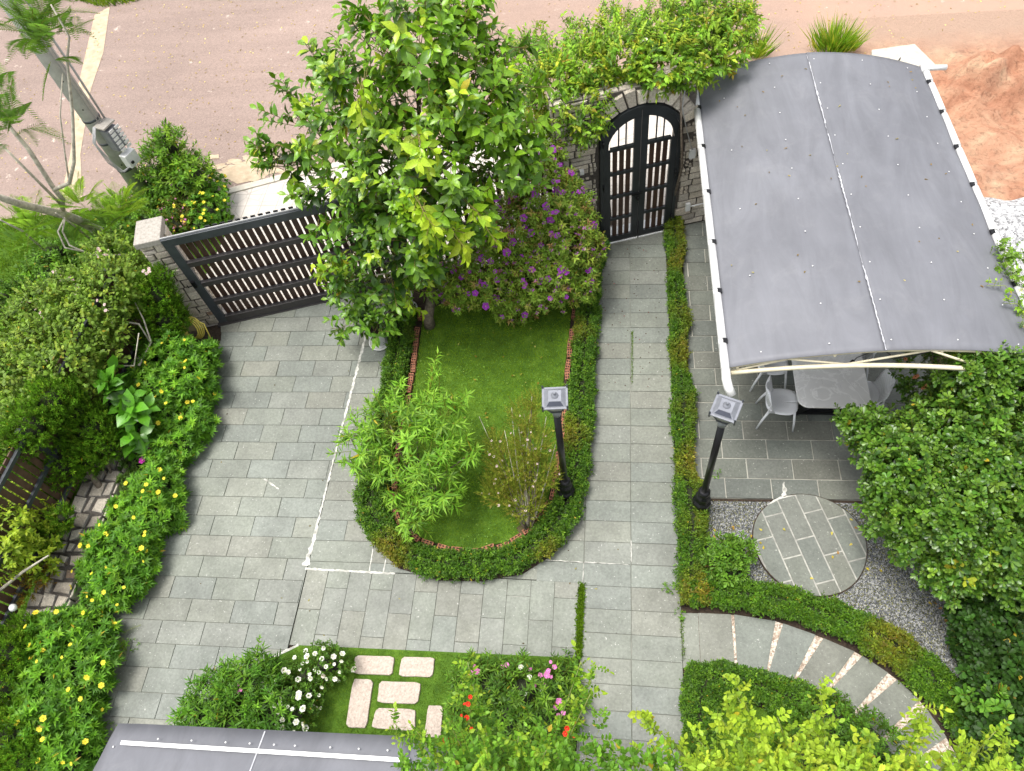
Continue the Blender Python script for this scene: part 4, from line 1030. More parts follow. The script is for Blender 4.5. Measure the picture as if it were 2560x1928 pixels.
ribbon(m, [CV(.481, k / 10)[:2] for k in range(11)], [.009 + .008 * (k % 3) / 2 for k in range(11)], 2.7, .6)
m.v = [(x, y, CV(.481, 0)[2] + .0115) for x, y, z in m.v]; m.build('seam', MT['seam'], t)
scr = MB(); scr.lathe([(.0085, 0), (.0085, .005), (.005, .008)], seg=8); sm_ = scr.build('screw', MT['white']); sme = sm_.data; bpy.data.objects.remove(sm_)
for u in (.105, .315, .505, .715, .92):
    for k in range(10):
        v = .025 + k * .105
        if u < .12 and k % 2: continue
        o = bpy.data.objects.new('screw', sme); COL.objects.link(o); o.parent = t; p = CV(u, v, .010); o.location = Vector(p) - Vector(t.location); o.rotation_euler = (0, math.atan(.36 * (2 * u - 1)), 0)
for v in (.0, .5, .985):
    pts = [CV(i / 16, v, -.035) for i in range(17)]
    m = MB(); m.tube([(p[0], p[1] + .03, p[2]) for p in pts], .021, 8); m.build('upper_chord', MT['cream'], t)
    low = [(pts[0][0] + (pts[-1][0] - pts[0][0]) * i / 16, pts[0][1] - .01, 2.30 + .19 * (1 - (2 * i / 16 - 1) ** 2)) for i in range(17)]
    m = MB(); m.tube(low, .027, 10); m.build('lower_chord', MT['cream'], t)
    for k in range(5):
        i0, i1 = int(round(3.2 * k)), int(round(3.2 * k + 3.2)); a = pts[i0] if k % 2 else low[i0]; b_ = low[i1] if k % 2 else pts[i1]
        m = MB(); m.tube([(a[0], a[1] + .02, a[2]), (b_[0], b_[1] + .02, b_[2])], .014, 6); m.build('brace', MT['cream'], t)
for u in (.03, .33, .66, .97):
    m = MB(); m.tube([CV(u, 0, -.045), CV(u, .5, -.045), CV(u, .99, -.045)], .018, 8); m.build('purlin', MT['cream'], t)
for v in (.12, .5, .95):
    x, y, z = CV(.985, v); m = MB(); m.tube([(x, y, 0), (x, y, 2.38)], .045, 12); m.build('post', MT['cream'], t)
m = MB(); x, y, z = CV(.02, .93); m.tube([(x, y, 0), (x, y, 2.36)], .045, 12); m.build('post', MT['cream'], t)
def gutter(name, u, v0, v1, label, notches, du):
    g = thing(name, label, 'gutter', CV(u, .5), 0, 'white pipe gutters of the canopy')
    cuts = [v0] + notches + [v1]
    for i in range(len(cuts) - 1):
        a = cuts[i] + (.004 if i else 0); b_ = cuts[i + 1] - .010
        m = MB(); p, q = CV(u, a, -.005), CV(u, b_, -.005); m.tube([(p[0] + du, p[1], p[2]), (q[0] + du, q[1], q[2])], .047, 16); m.build('pipe', MT['white'], g)
    m = MB(); p, q = CV(u, v0 + .01, -.02), CV(u, v1 - .01, -.02); m.tube([(p[0] + du * 1.3, p[1], p[2]), (q[0] + du * 1.3, q[1], q[2])], .038, 12); m.build('inner_channel', MT['white'], g)
    for v in notches:
        p = CV(u, v - .003, -.005); m = MB(); m.box((p[0] + du * .2, p[1], p[2] + .012), (.05, .07, .05)); m.build('clip', MT['black'], g)
    return g
g1 = gutter('gutter', 0.0, -.01, 1.0, 'white pipe gutter along the left eave ending in a downturned elbow', [.07, .21, .36, .53, .70, .86], -.035)
p = CV(0, -.01); m = MB(); m.tube([(p[0] - .035, p[1] + .03, p[2]), (p[0] - .035, p[1] - .09, p[2] - .01), (p[0] - .015, p[1] - .17, p[2] - .05), (p[0] + .03, p[1] - .24, p[2] - .12)], .052, 16); m.build('elbow', MT['white'], g1)
g2 = gutter('gutter', 1.0, .06, .985, 'white pipe gutter along the right eave beside the red earth', [.20, .36, .52, .66, .80, .93], .035)
p = CV(1, .985); m = MB(); m.tube([(p[0] + .035, p[1] - .05, p[2]), (p[0] + .035, p[1] + .12, p[2])], .055, 14); m.tube([(p[0] - .02, p[1] + .05, p[2]), (p[0] + .34, p[1] + .06, p[2] - .01)], .04, 14); m.build('tee', MT['white'], g2)
m = MB(); p = CV(.32, .0, -.10); m.tube([(p[0] + .5, p[1] + .1, p[2] + .05), (p[0] + .30, p[1] + .06, p[2] - .05), (p[0] + .27, p[1] + .05, p[2] - .12)], .006, 6); m.lathe([(.02, -.08), (.028, -.02), (.018, .02)], (p[0] + .27, p[1] + .05, p[2] - .12), 10); tag(m.build('hanging_bulb_holder', MT['wire']), 'small black lamp holder hanging on a wire under the canopy edge', 'lamp holder')
m = MB(); m.tube([CV(.47, .01, -.02), (CV(.53, .01)[0], CV(.5, .01)[1] - .02, 2.50), (CV(.6, 0)[0], CV(.6, .01)[1], 2.52), CV(.66, .01, -.04)], .008, 6); tag(m.build('cable', MT['wire']), 'black cable sagging beneath the canopy edge over the table', 'cable')

# ================================================================== ENTRANCE CANOPY NEAR THE CAMERA
def CE(u, v, dz=0.0):
    x = -4.66 + 3.30 * u - .10 * v * (1 - u) * 0; e = max(0, 1 - u / .12)
    return (x, .66 + .09 * min(1, u / .85) - .10 * max(0, u - .85) / .15 - 2.3 * v, 2.40 + .16 * min(1, v / .25) - .05 * e * e + dz + .10 * v)
t = thing('entrance_canopy', 'smooth grey sheet canopy with white strip at the bottom edge of the view', 'canopy', (-3, -.3, 2.4))
sheetpart('roof_sheet', 0, .885, 0, 24, 16, CE); sheetpart('roof_sheet', .88, 1, .008, 6, 16, CE)
m = MB(); 
for a, b_ in ((.055, .885),): m.bar(CE(a, .075, .052), CE(b_, .075, .052), .035, .012)
m.build('white_strip', MT['whitepaint'], t)
for u in (.03, .16, .26, .36, .43, .5, .56, .66, .74, .82):
    o = bpy.data.objects.new('screw', sme); COL.objects.link(o); o.parent = t; p = CE(u, .055 if u > .05 else .09, .045 if u > .05 else .02); o.location = Vector(p) - Vector(t.location)
m = MB(); m.bar(CE(.455, .005, .008), CE(.455, .25, .008), .012, .006); m.bar(CE(.455, .25, .008), CE(.455, 1.0, .008), .012, .006); m.build('seam', MT['seam'], t)
for u in (.02, .5, .97):
    m = MB(); m.tube([CE(u, .1, -.06), CE(u, .3, -.05), CE(u, 1, -.05)], .025, 8); m.build('rafter', MT['gategrey'], t)
for u in (.02, .97):
    x, y, z = CE(u, .35); m = MB(); m.tube([(x, y, 0), (x, y, z - .06)], .04, 12); m.build('post', MT['gategrey'], t)
# stepping stones in the flower bed
mb = MB(); mb.prism([(-5.25, .2), (-5.25, .9), (-4.55, 1.66), (-4.03, 1.97), (-.41, 2.04), (-.41, .2)], -.02, .028); struct('flower_bed', mb, MT['turf'])
steps = [[(-3.25, 1.885), (-2.74, 1.905), (-2.73, 1.68), (-3.23, 1.665)], [(-2.64, 1.905), (-2.22, 1.925), (-2.21, 1.69), (-2.64, 1.675)], [(-3.22, 1.60), (-2.96, 1.61), (-2.94, 1.055), (-3.20, 1.045)],
         [(-2.88, 1.60), (-2.35, 1.62), (-2.35, 1.37), (-2.86, 1.35)], [(-2.86, 1.29), (-2.37, 1.31), (-2.34, 1.07), (-2.88, 1.06)], [(-2.22, 1.36), (-2.03, 1.37), (-2.01, 1.02), (-2.21, 1.01)], [(-3.2, .97), (-2.4, .99), (-2.4, .72), (-3.2, .70)]]
nm = ['upper left', 'upper right', 'tall narrow', 'middle wide', 'lower wide', 'right upright', 'bottom']
for q, k in zip(steps, nm):
    m = MB(); cxq = sum(p[0] for p in q) / 4; cyq = sum(p[1] for p in q) / 4; pts = []
    for i in range(4):
        a, b_ = np.array(q[i]), np.array(q[(i + 1) % 4])
        for j in range(5):
            u = (j + .35) / 5.; v = a * (1 - u) + b_ * u; c_ = np.array([cxq, cyq]); k2 = 1.02 + random.uniform(-.02, .02); pts.append(tuple(c_ + (v - c_) * k2))
    m.prism(pts[::-1], 0, .062, 0, None, .02); tag(m.build('stepping_stone', MT['granite'], None, .006), 'rough pinkish granite %s stepping stone set in the grass' % k, 'stepping stone', 'granite stepping stones in the flower bed')
turf('grass', [(-5.2, .3), (-5.15, .95), (-4.5, 1.62), (-4.0, 1.95), (-.45, 2.02), (-.45, .3)], 42000, .028, .03, 'short grass and creeping clover between the stepping stones',
     [(.10, .20, .025), (.15, .25, .04), (.20, .27, .05), (.06, .14, .02)])
m = MB(); ribbon(m, [(-4.60, 1.62), (-4.3, 1.83), (-4.03, 1.985)], [.03, .05, .04], .013); struct('cement_line', m, MT['cement'])
# ================================================================== PLANTS
FM['yellow'] = flower_mesh('yellow_flower', 6, .037, (.85, .72, .06), (.75, .50, .03))
FM['white'] = flower_mesh('white_flower', 6, .046, (.86, .85, .80), (.80, .75, .50), .5, 2)
FM['purple'] = flower_mesh('purple_flower', 5, .054, (.42, .06, .55), (.55, .30, .50), .2, 1, .9)
FM['azalea'] = flower_mesh('magenta_flower', 6, .06, (.55, .05, .42), (.6, .2, .4), .5, 2, .6)
FM['pink'] = flower_mesh('pink_flower', 5, .038, (.72, .22, .52), (.8, .45, .6), .3, 1, .95)
FM['palepink'] = flower_mesh('pale_pink_flower', 6, .04, (.80, .62, .66), (.75, .6, .4), .5, 2)
FM['red'] = flower_mesh('red_flower', 6, .045, (.78, .06, .03), (.7, .2, .03), .6, 2)
FM['salmon'] = flower_mesh('orange_flower', 5, .045, (.80, .32, .20), (.30, .03, .02), .3, 1, .9)
FM['cream'] = flower_mesh('cream_flower', 6, .04, (.85, .82, .62), (.75, .65, .3), .5, 2)
FM['tiny'] = flower_mesh('tiny_pink_flower', 5, .018, (.85, .66, .66), (.6, .4, .3), .4)

def shrub(name, label, cat, base, blobs, dens, kw, mat='leaf', core=0, stems=0, group=None, shell=(.72, 1.0), up=.5, lump=.12, keep=.62, part='foliage', stemmat='bark', sr=.014, extra=None):
    base = np.array(base, float); t = thing(name, label, cat, base, 0, group)
    A, D = blob_pts(blobs, dens, shell, up, lump, keep=keep)
    lb = LB(); sprigs(lb, A, D, **kw)
    if core:
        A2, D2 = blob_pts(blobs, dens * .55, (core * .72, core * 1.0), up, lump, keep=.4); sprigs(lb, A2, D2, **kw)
    if extra: extra(lb)
    lb.build(part, MT[mat], t)
    if stems:
        mb = MB(); tops = [np.array(b[0]) + rng.standard_normal(3) * .05 for b in blobs]
        stems_from(mb, base, tops, sr, sr * .4); mb.build('stem', MT[stemmat], t)
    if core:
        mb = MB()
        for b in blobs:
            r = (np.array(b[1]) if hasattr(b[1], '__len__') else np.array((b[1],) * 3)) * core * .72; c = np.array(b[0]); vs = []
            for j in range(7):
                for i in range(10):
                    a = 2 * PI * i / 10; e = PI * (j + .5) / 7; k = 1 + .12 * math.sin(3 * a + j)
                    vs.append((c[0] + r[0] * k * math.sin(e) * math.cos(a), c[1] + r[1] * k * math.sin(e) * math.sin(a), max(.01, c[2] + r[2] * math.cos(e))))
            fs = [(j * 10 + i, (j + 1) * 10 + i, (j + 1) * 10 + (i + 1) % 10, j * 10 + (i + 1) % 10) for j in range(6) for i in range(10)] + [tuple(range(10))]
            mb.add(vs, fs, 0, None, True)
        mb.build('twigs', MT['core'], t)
    return t, A, D

# ---- yellow flowering border shrubs (whorled leaves)
YK = dict(n=11, stem=.03, ang=68, ln=.084, wd=.023, kind='lance', mode='whorl', grav=.0, cols=[(.055, .16, .03), (.085, .22, .035), (.12, .29, .04), (.17, .35, .05)], wts=[3, 4, 3, 1.6], stemr=.003, svar=.3, droop=.6)
YB = [('biggest yellow flowered shrub, next to the hose and gate pillar', [(P(375, 790, .45), .5), (P(335, 850, .45), .5), (P(432, 785, .35), .28), (P(410, 830, .40), .42), (P(360, 900, .35), .38), (P(452, 760, .25), .15)], 34),
      ('flowerless bright green shrub spilling toward the driveway below the biggest one', [(P(420, 915, .25), .30), (P(385, 955, .25), .33), (P(355, 990, .22), .30), (P(420, 880, .2), .25)], 0),
      ('small yellow dotted shrub beside the bare brown stem on the low wall', [(P(340, 1060, .28), .36), (P(315, 1090, .25), .30), (P(350, 1110, .22), .30), (P(262, 1095, .25), .16)], 12),
      ('rounded yellow dotted shrub midway down the border', [(P(245, 1180, .28), .34), (P(285, 1190, .28), .38), (P(220, 1230, .25), .28), (P(310, 1170, .2), .25)], 16),
      ('yellow dotted shrub leaning on the driveway above the bare soil gap', [(P(258, 1265, .26), .32), (P(225, 1285, .24), .22), (P(285, 1240, .22), .30)], 9),
      ('broad yellow flowered shrub under the cobbled wall top', [(P(130, 1390, .3), .42), (P(185, 1380, .25), .34), (P(110, 1470, .32), .40), (P(185, 1450, .27), .38)], 22),
      ('lowest yellow flowered shrub beside the entrance canopy', [(P(110, 1560, .32), .40), (P(160, 1540, .25), .32), (P(150, 1630, .3), .34), (P(70, 1640, .34), .34), (P(185, 1600, .2), .2)], 26)]
for lab, bl, nf in YB:
    c = np.mean([b[0] for b in bl], 0); c[2] = 0
    t, A, D = shrub('flowering_shrub', lab, 'shrub', c, bl, 125, YK, core=.72, group='yellow flowered shrubs along the driveway border', lump=.26, up=1.1)
    f, d = pick(A, D, nf, out=.11); put_flowers(t, 'yellow', f, d, 1.0)

# ---- big glossy tree by the gate
TREE = [(P(905, 100, 4.5), .62), (P(985, 60, 4.5), .36), (P(820, 95, 4.3), .34), (P(1040, 130, 4.2), .42), (P(795, 215, 3.9), .62), (P(1010, 235, 3.9), .62), (P(905, 260, 3.7), .68), (P(705, 300, 3.3), .46),
        (P(640, 250, 3.3), .27), (P(620, 345, 3.0), .34), (P(1090, 250, 3.6), .42), (P(1085, 360, 3.1), .48), (P(980, 390, 3.1), .62), (P(850, 400, 3.0), .68), (P(765, 420, 2.7), .46), (P(695, 420, 2.5), .26),
        (P(900, 510, 2.5), .58), (P(825, 520, 2.3), .48), (P(995, 470, 2.5), .38), (P(765, 545, 2.0), .30), (P(745, 610, 1.6), .20), (P(840, 600, 1.7), .30), (P(720, 160, 3.9), .30), (P(930, 590, 1.7), .25), (P(1110, 200, 3.7), .22)]
TB = np.array([-3.08, 7.18, 0])
TC = [(.034, .10, .018), (.060, .155, .024), (.13, .28, .03), (.25, .42, .045), (.020, .06, .018)]
TK = dict(n=10, stem=.32, ang=58, ln=.178, wd=.086, kind='ovate', grav=.40, cols=TC, wts=[4.5, 4, 2.4, 1.2, 3.4], tipcol=(.19, .36, .045), stemr=.005, stemcol=(.20, .17, .12), svar=.3, sprigvar=.22)
t = thing('broadleaf_tree', 'large glossy broadleaf tree with pale bark beside the driveway gate', 'tree', TB)
A, D = blob_pts([(c_, r_ * .76) for c_, r_ in TREE], 17, (.2, 1.0), .55, .15, keep=.45)
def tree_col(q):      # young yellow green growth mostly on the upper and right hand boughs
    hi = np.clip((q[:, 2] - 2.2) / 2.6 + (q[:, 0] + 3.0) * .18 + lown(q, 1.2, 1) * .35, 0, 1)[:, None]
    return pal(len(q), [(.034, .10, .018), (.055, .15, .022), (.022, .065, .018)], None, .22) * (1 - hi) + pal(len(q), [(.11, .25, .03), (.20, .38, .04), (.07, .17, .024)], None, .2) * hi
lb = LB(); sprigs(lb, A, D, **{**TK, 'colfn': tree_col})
k = rng.choice(len(A), 75); sprigs(lb, A[k], norm(D[k] + [0, 0, .3]), **{**TK, 'cols': [(.28, .42, .05), (.22, .38, .05)], 'wts': None, 'n': 8, 'tipcol': (.38, .48, .05)})
YC = [(.26, .42, .05), (.20, .37, .045), (.32, .44, .06)]; MC = [(.10, .25, .03), (.15, .31, .035), (.06, .16, .025)]; sp = []
for (x, y, z, x2, y2, z2, c) in [(680, 260, 3.3, 605, 190, 3.6, MC), (650, 330, 3.1, 580, 320, 3.2, MC), (700, 380, 2.8, 575, 345, 3.0, MC), (700, 410, 2.6, 650, 425, 2.6, MC), (760, 180, 4.0, 700, 130, 4.2, MC), (820, 80, 4.5, 775, 30, 4.7, MC), (900, 60, 4.8, 930, 5, 4.9, MC), (1000, 60, 4.6, 1035, 10, 4.8, MC),
        (1060, 140, 4.2, 1130, 105, 4.3, MC), (1080, 220, 3.8, 1160, 190, 3.8, MC), (1080, 300, 3.5, 1140, 300, 3.4, MC), (1070, 390, 3.0, 1140, 400, 2.9, MC), (790, 170, 4.4, 780, 240, 4.3, YC), (905, 290, 4.0, 915, 345, 3.9, YC), (900, 430, 3.3, 935, 505, 3.1, YC), (960, 480, 3.0, 1000, 540, 2.8, YC), (1010, 440, 3.1, 1055, 500, 2.9, YC),
        (750, 560, 2.0, 700, 590, 1.9, YC), (760, 600, 1.6, 735, 640, 1.5, MC), (850, 590, 1.6, 890, 660, 1.3, YC), (880, 560, 1.7, 930, 600, 1.5, YC), (730, 480, 2.3, 680, 500, 2.2, MC)]:
    p0, p1 = P(x, y, z), P(x2, y2, z2); k = 6; AA = np.array([p0 * (1 - i / k) + p1 * i / k + [0, 0, .10 * math.sin(PI * i / k)] for i in range(k + 1)]); dd = norm(np.tile(p1 - p0, (k + 1, 1)) * 1.6 + rdir(k + 1) * .5)
    sprigs(lb, AA, dd, **{**TK, 'cols': c, 'wts': None, 'n': 6, 'stem': .2, 'tipcol': (.34, .46, .05) if c is YC else (.2, .37, .045)}); lb.stems(AA[:-1], AA[1:], .007, (.24, .22, .15))
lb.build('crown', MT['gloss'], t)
mb = MB(); fork = P(935, 560, 1.15); fork2 = P(925, 400, 2.4)
mb.tube([TB - [0, 0, .05], TB + [.04, -.03, .3], TB + (fork - TB) * .6 + [.02, 0, 0], fork], [.10, .085, .07, .062], 12)
mb.tube([fork, (fork + fork2) / 2 + [.04, .03, 0], fork2, P(905, 240, 3.5), P(900, 120, 4.4)], [.06, .052, .042, .03, .012], 10)
mb.build('trunk', MT['bark'], t)
for a, tg, r in [(fork, TREE[7], .03), (fork, TREE[19], .028), (fork2, TREE[4], .03), (fork2, TREE[5], .032), (fork, TREE[16], .03), (fork2, TREE[11], .028), (fork, TREE[13], .03), (fork2, TREE[10], .026), (fork, TREE[18], .028), (fork, TREE[14], .028),
                 (fork, TREE[20], .02), (fork2, TREE[1], .024), (fork2, TREE[2], .024), (fork2, TREE[3], .024), (fork, TREE[21], .022), (fork2, TREE[8], .02)]:
    mb = MB(); b_ = np.array(tg[0]); mid = (a + b_) / 2 + rng.standard_normal(3) * .08 + [0, 0, -.08]; mb.tube([a, a * .75 + mid * .25 + [0, 0, .02], mid, b_ * .7 + mid * .3 + rng.standard_normal(3) * .03, b_], [r, r * .9, r * .7, r * .45, r * .25], 7)
    mb.build('limb', MT['palebark'], t)

# ---- purple flowered shrub
blobs = [(P(1180, 440, 1.9), .52), (P(1110, 500, 1.5), .50), (P(1215, 520, 1.4), .50), (P(1160, 390, 2.1), .36), (P(1060, 585, 1.0), .50), (P(1170, 590, .95), .55), (P(1000, 620, .7), .36), (P(1240, 590, .9), .30), (P(1235, 450, 1.7), .26), (P(1110, 640, .5), .4), (P(1215, 400, 1.95), .22), (P(1190, 340, 2.3), .18), (P(1262, 540, 1.1), .26), (P(1258, 480, 1.3), .2), (P(1250, 620, .7), .24), (P(960, 600, .9), .22)]
t, A, D = shrub('flowering_shrub', 'tall open shrub dotted with purple flowers between tree and arched gate', 'shrub', (-1.75, 7.9, 0), blobs, 230,
                dict(n=8, stem=.10, ang=60, ln=.075, wd=.026, kind='lance', grav=.2, cols=[(.17, .30, .07), (.24, .37, .09), (.12, .22, .055), (.34, .41, .15), (.36, .22, .20)], wts=[4, 3, 3, 1.4, .7], stemr=.003, stemcol=(.2, .10, .07)), shell=(.4, 1.0), stems=1, lump=.2)
f, d = pick(A, D, 95, None, out=.07); put_flowers(t, 'purple', f, d, 1.1)
f, d = pick(A, D, 230, None, out=.06); lb = LB()
for k in range(4):
    a = k * 1.6 + rng.random(len(f)); lb.leaves(f, np.stack([np.cos(a), np.sin(a), np.full(len(f), .2)], 1), d, .035, .028, pal(len(f), [(.42, .10, .5), (.52, .18, .5), (.6, .3, .5), (.34, .06, .44)]), 'obov')
tag(lb.build('blossoms', MT['petal'], t), None, None, None, 'stuff')

# ---- climbing rose over the arch
blobs = [(P(1200, 190, 2.9), .42), (P(1150, 130, 2.8), .34), (P(1270, 150, 3.0), .42), (P(1260, 240, 2.7), .36), (P(1350, 120, 3.15), .44), (P(1330, 60, 3.1), .26), (P(1430, 130, 3.15), .42), (P(1430, 60, 3.2), .36), (P(1510, 110, 3.1), .40), (P(1520, 50, 3.2), .36), (P(1590, 55, 3.1), .26), (P(1570, 100, 3.0), .28), (P(1250, 90, 3.0), .22), (P(1470, 140, 3.0), .25), (P(1150, 260, 2.4), .26), (P(1480, 30, 3.2), .22), (P(1600, 30, 3.1), .15), (P(1370, 140, 3.05), .26), (P(1200, 275, 2.4), .22), (P(1300, 160, 3.0), .26), (P(1370, 150, 3.0), .24), (P(1440, 150, 3.0), .24), (P(1490, 155, 3.0), .2), (P(1235, 185, 2.9), .3)]
RC = [(.13, .29, .05), (.20, .38, .055), (.055, .13, .03), (.24, .36, .06), (.34, .38, .07), (.36, .26, .07)]
RK = dict(n=7, stem=.13, ang=58, ln=.074, wd=.032, kind='lance', grav=.40, mode='flat', cols=RC, wts=[3, 4, 2, 3, 1.6, .3], stemr=.0022, stemcol=(.15, .2, .06), sprigvar=.2)
t, A, D = shrub('climbing_rose', 'yellow green climbing rose with a few cream flowers spilling over the arched wall', 'climbing plant', DA + UW * .5 + [0, 0, 2.9], blobs, 160, RK, shell=(.5, 1.0), lump=.22)
f, d = pick(A, D, 14, out=.05); put_flowers(t, 'cream', f, d, 1.1)
lb = LB()
for (a, b_) in [((1385, 195), (1385, 225)), ((1290, 240), (1300, 275)), ((1265, 290), (1255, 330)), ((1460, 185), (1490, 190)), ((1160, 120), (1155, 40)), ((1345, 40), (1300, 5)), ((1590, 40), (1640, 30)), ((1620, 80), (1650, 90)), ((1240, 60), (1210, 40))]:
    p0, p1 = P(*a, 2.75), P(*b_, 2.5 if b_[1] > a[1] else 3.3); k = 9; AA = np.array([p0 * (1 - i / k) + p1 * i / k for i in range(k + 1)]) + rng.standard_normal((k + 1, 3)) * .02
    sprigs(lb, AA, norm(rdir(k + 1) + [0, -.3, -.2]), **RK)
    lb.stems(AA[:-1], AA[1:], .005, (.15, .12, .06))
lb.build('trailing_shoots', MT['leaf'], t)
mb = MB()
for px in (1225, 1470, 1320):
    q = P(px, 200, 2.9); g_ = q.copy(); g_[2] = 0; g_[1] += .3; mb.tube([g_, (g_ + q) / 2 + rng.standard_normal(3) * .08, q], [.025, .02, .012], 8)
mb.build('stem', MT['bark'], t)

# ---- peach like shrub on the lawn
blobs = [(P(835, 915, 1.25), .34), (P(785, 975, 1.1), .30), (P(900, 900, 1.35), .30), (P(960, 905, 1.4), .28), (P(990, 985, 1.2), .22), (P(920, 990, 1.15), .38), (P(945, 1050, .9), .30), (P(895, 1110, .6), .20), (P(860, 1030, .9), .26), (P(775, 930, 1.2), .2)]
pk = dict(n=11, stem=.16, ang=58, ln=.145, wd=.027, kind='lance', grav=.20, cols=[(.10, .24, .045), (.14, .32, .06), (.07, .17, .035), (.19, .38, .08)], wts=[4, 4, 2, 2], stemr=.004, stemcol=(.22, .26, .08), tipcol=(.26, .44, .08), droop=1.3)
def spikes(lb):
    for (x, y, x2, y2, z) in [(925, 880, 935, 790, 1.7), (950, 870, 948, 800, 1.65), (985, 900, 1000, 860, 1.6), (845, 880, 860, 830, 1.4), (875, 1120, 880, 1160, .5), (800, 1000, 760, 1000, 1.1)]:
        p0, p1 = P(x, y, z - .45), P(x2, y2, z + .1); AA = np.array([p0 * (1 - i / 5) + p1 * i / 5 for i in range(6)]); sprigs(lb, AA, norm(np.tile(p1 - p0, (6, 1)) + rdir(6) * .25), **{**pk, 'n': 9, 'ln': .12}); lb.stems(AA[:-1], AA[1:], .006, (.25, .28, .1))
t, A, D = shrub('fruit_shrub', 'light green spreading shrub with long narrow leaves on the island lawn', 'shrub', P(935, 1090, 0), blobs, 36, pk, shell=(.3, 1), stems=1, extra=spikes, lump=.15, sr=.018)
# ---- wispy fine leaved shrub next to it
blobs = [(P(1130, 1080, .55), .30), (P(1100, 1010, .9), .30), (P(1150, 960, 1.15), .26), (P(1165, 1020, .9), .26), (P(1080, 1060, .6), .24), (P(1130, 900, 1.4), .18), (P(1160, 870, 1.5), .12), (P(1070, 960, .9), .15)]
wk = dict(n=14, stem=.15, ang=42, ln=.022, wd=.008, kind='dia', grav=-.1, cols=[(.17, .24, .05), (.22, .29, .07), (.13, .18, .04), (.27, .26, .10)], stemr=.0009, stemcol=(.22, .18, .07))
t, A, D = shrub('wispy_shrub', 'wispy olive shrub with tiny leaves and pale flowers behind the island lamp', 'shrub', P(1145, 1150, 0), blobs, 430, wk, 'matte', shell=(.3, 1), up=1.4, stems=1, lump=.25, keep=.3)
f, d = pick(A, D, 40); put_flowers(t, 'tiny', f, d, 1.1)
mb = MB()
for q in ((1035, 900, 1.0), (1105, 880, 1.35), (1120, 920, 1.3), (1060, 1000, .8), (1180, 900, 1.3), (1150, 850, 1.5), (1090, 930, 1.1), (1200, 960, 1.0), (1210, 1130, .2)):
    stems_from(mb, P(1145, 1150, 0), [P(*q)], .014, .004, .03)
mb.build('woody_stem', MT['palebark'], t)
m = MB(); q = P(1158, 1110, .18); m.box(q, (.035, .01, .08), .3); tag(m.build('plant_tag', MT['white'], None, .003), 'small white plant tag at the foot of the wispy shrub', 'plant tag')
mb = MB(); mb.prism([tuple(P(1145, 1150)[:2] + np.array([.2 * math.cos(a) * (1 + .2 * math.sin(3 * a)), .13 * math.sin(a)])) for a in [2 * PI * k / 18 for k in range(18)]], .03, .062, 0, None, .3); struct('bare_soil', mb, MT['verge'])

# ---- potted trees
def pot(x, y, lab):
    b = P(x, y, 0); b[2] = .012; t = thing('flower_pot', lab, 'pot', b)
    m = MB(); m.lathe([(.15, 0), (.185, .02), (.19, .045), (.178, .045), (.172, .022), (.0, .018)], b, 28); m.build('saucer', MT['whitepaint'], t)
    m = MB(); m.lathe([(.115, .02), (.122, .06), (.178, .36), (.185, .37), (.185, .395), (.165, .395), (.160, .34)], b, 8, 0, .3, False, False); m.build('pot_body', MT['whitepaint'], t, .004)
    m = MB(); m.lathe([(.155, .33), (.156, .345)], b, 8, 0, .3, False); m.build('potting_soil', MT['soil'], t)
    return b
b1 = pot(823, 741, 'white faceted pot on a saucer at the driveway edge of the hedge')
b2 = pot(880, 672, 'second white pot half hidden behind the small potted tree')
PK = {**TK, 'n': 8, 'stem': .2, 'ln': .125, 'wd': .058, 'cols': [(.055, .14, .03), (.08, .20, .035), (.11, .26, .04), (.04, .10, .03)], 'wts': None, 'tipcol': (.2, .36, .06), 'stemr': .004}
shrub('potted_tree', 'leafy green bush growing in the front white pot', 'potted plant', b1 + [0, 0, .345], [(P(765, 640, .95), .30), (P(760, 690, .75), .24), (P(810, 690, .75), .28), (P(840, 675, .7), .2), (P(735, 600, 1.2), .22), (P(790, 620, 1.1), .2)], 34, PK, 'gloss', shell=(.3, 1), stems=1, sr=.01)
shrub('potted_tree', 'bright leafed bush growing in the rear white pot', 'potted plant', b2 + [0, 0, .345], [(P(895, 620, 1.0), .20), (P(870, 590, 1.2), .2), (P(905, 570, 1.2), .15)], 30, {**PK, 'cols': [(.2, .36, .05), (.28, .42, .06), (.1, .2, .04)], 'wts': [3, 2, 2]}, 'gloss', shell=(.3, 1), stems=1, sr=.008)
# spiky bit of hedge by the gate
shrub('small_shrub', 'small dark whorled shrub at the left foot of the arched gate', 'shrub', P(1290, 545, 0), [(P(1290, 530, .25), .16)], 150, {**YK, 'cols': [(.04, .12, .03), (.06, .16, .04)], 'wts': None}, core=.6)

# ---- big shrub at the right
blobs = [(P(1895, 945, 1.35), .32), (P(1842, 905, 1.4), .13), (P(1820, 895, 1.4), .07), (P(1965, 1010, 1.5), .50), (P(2080, 930, 1.7), .52), (P(2175, 830, 1.75), .42), (P(2180, 1020, 1.7), .55), (P(2080, 1110, 1.45), .52), (P(1960, 1120, 1.1), .42), (P(2180, 1180, 1.35), .50), (P(2060, 1220, 1.0), .38),
         (P(2240, 900, 1.8), .4), (P(2260, 1100, 1.6), .45), (P(2080, 840, 1.6), .26), (P(2240, 1240, 1.1), .4), (P(1925, 1060, 1.2), .3), (P(2095, 812, 1.85), .24), (P(2150, 800, 1.95), .26), (P(2215, 800, 1.95), .30), (P(2100, 800, 2.36), .17), (P(2150, 797, 2.38), .18), (P(2200, 797, 2.40), .18), (P(2060, 815, 2.1), .15), (P(2240, 800, 2.4), .18), (P(2180, 830, 2.2), .25), (P(2120, 840, 2.1), .25), (P(2060, 835, 1.6), .18), (P(2010, 905, 1.45), .22)]
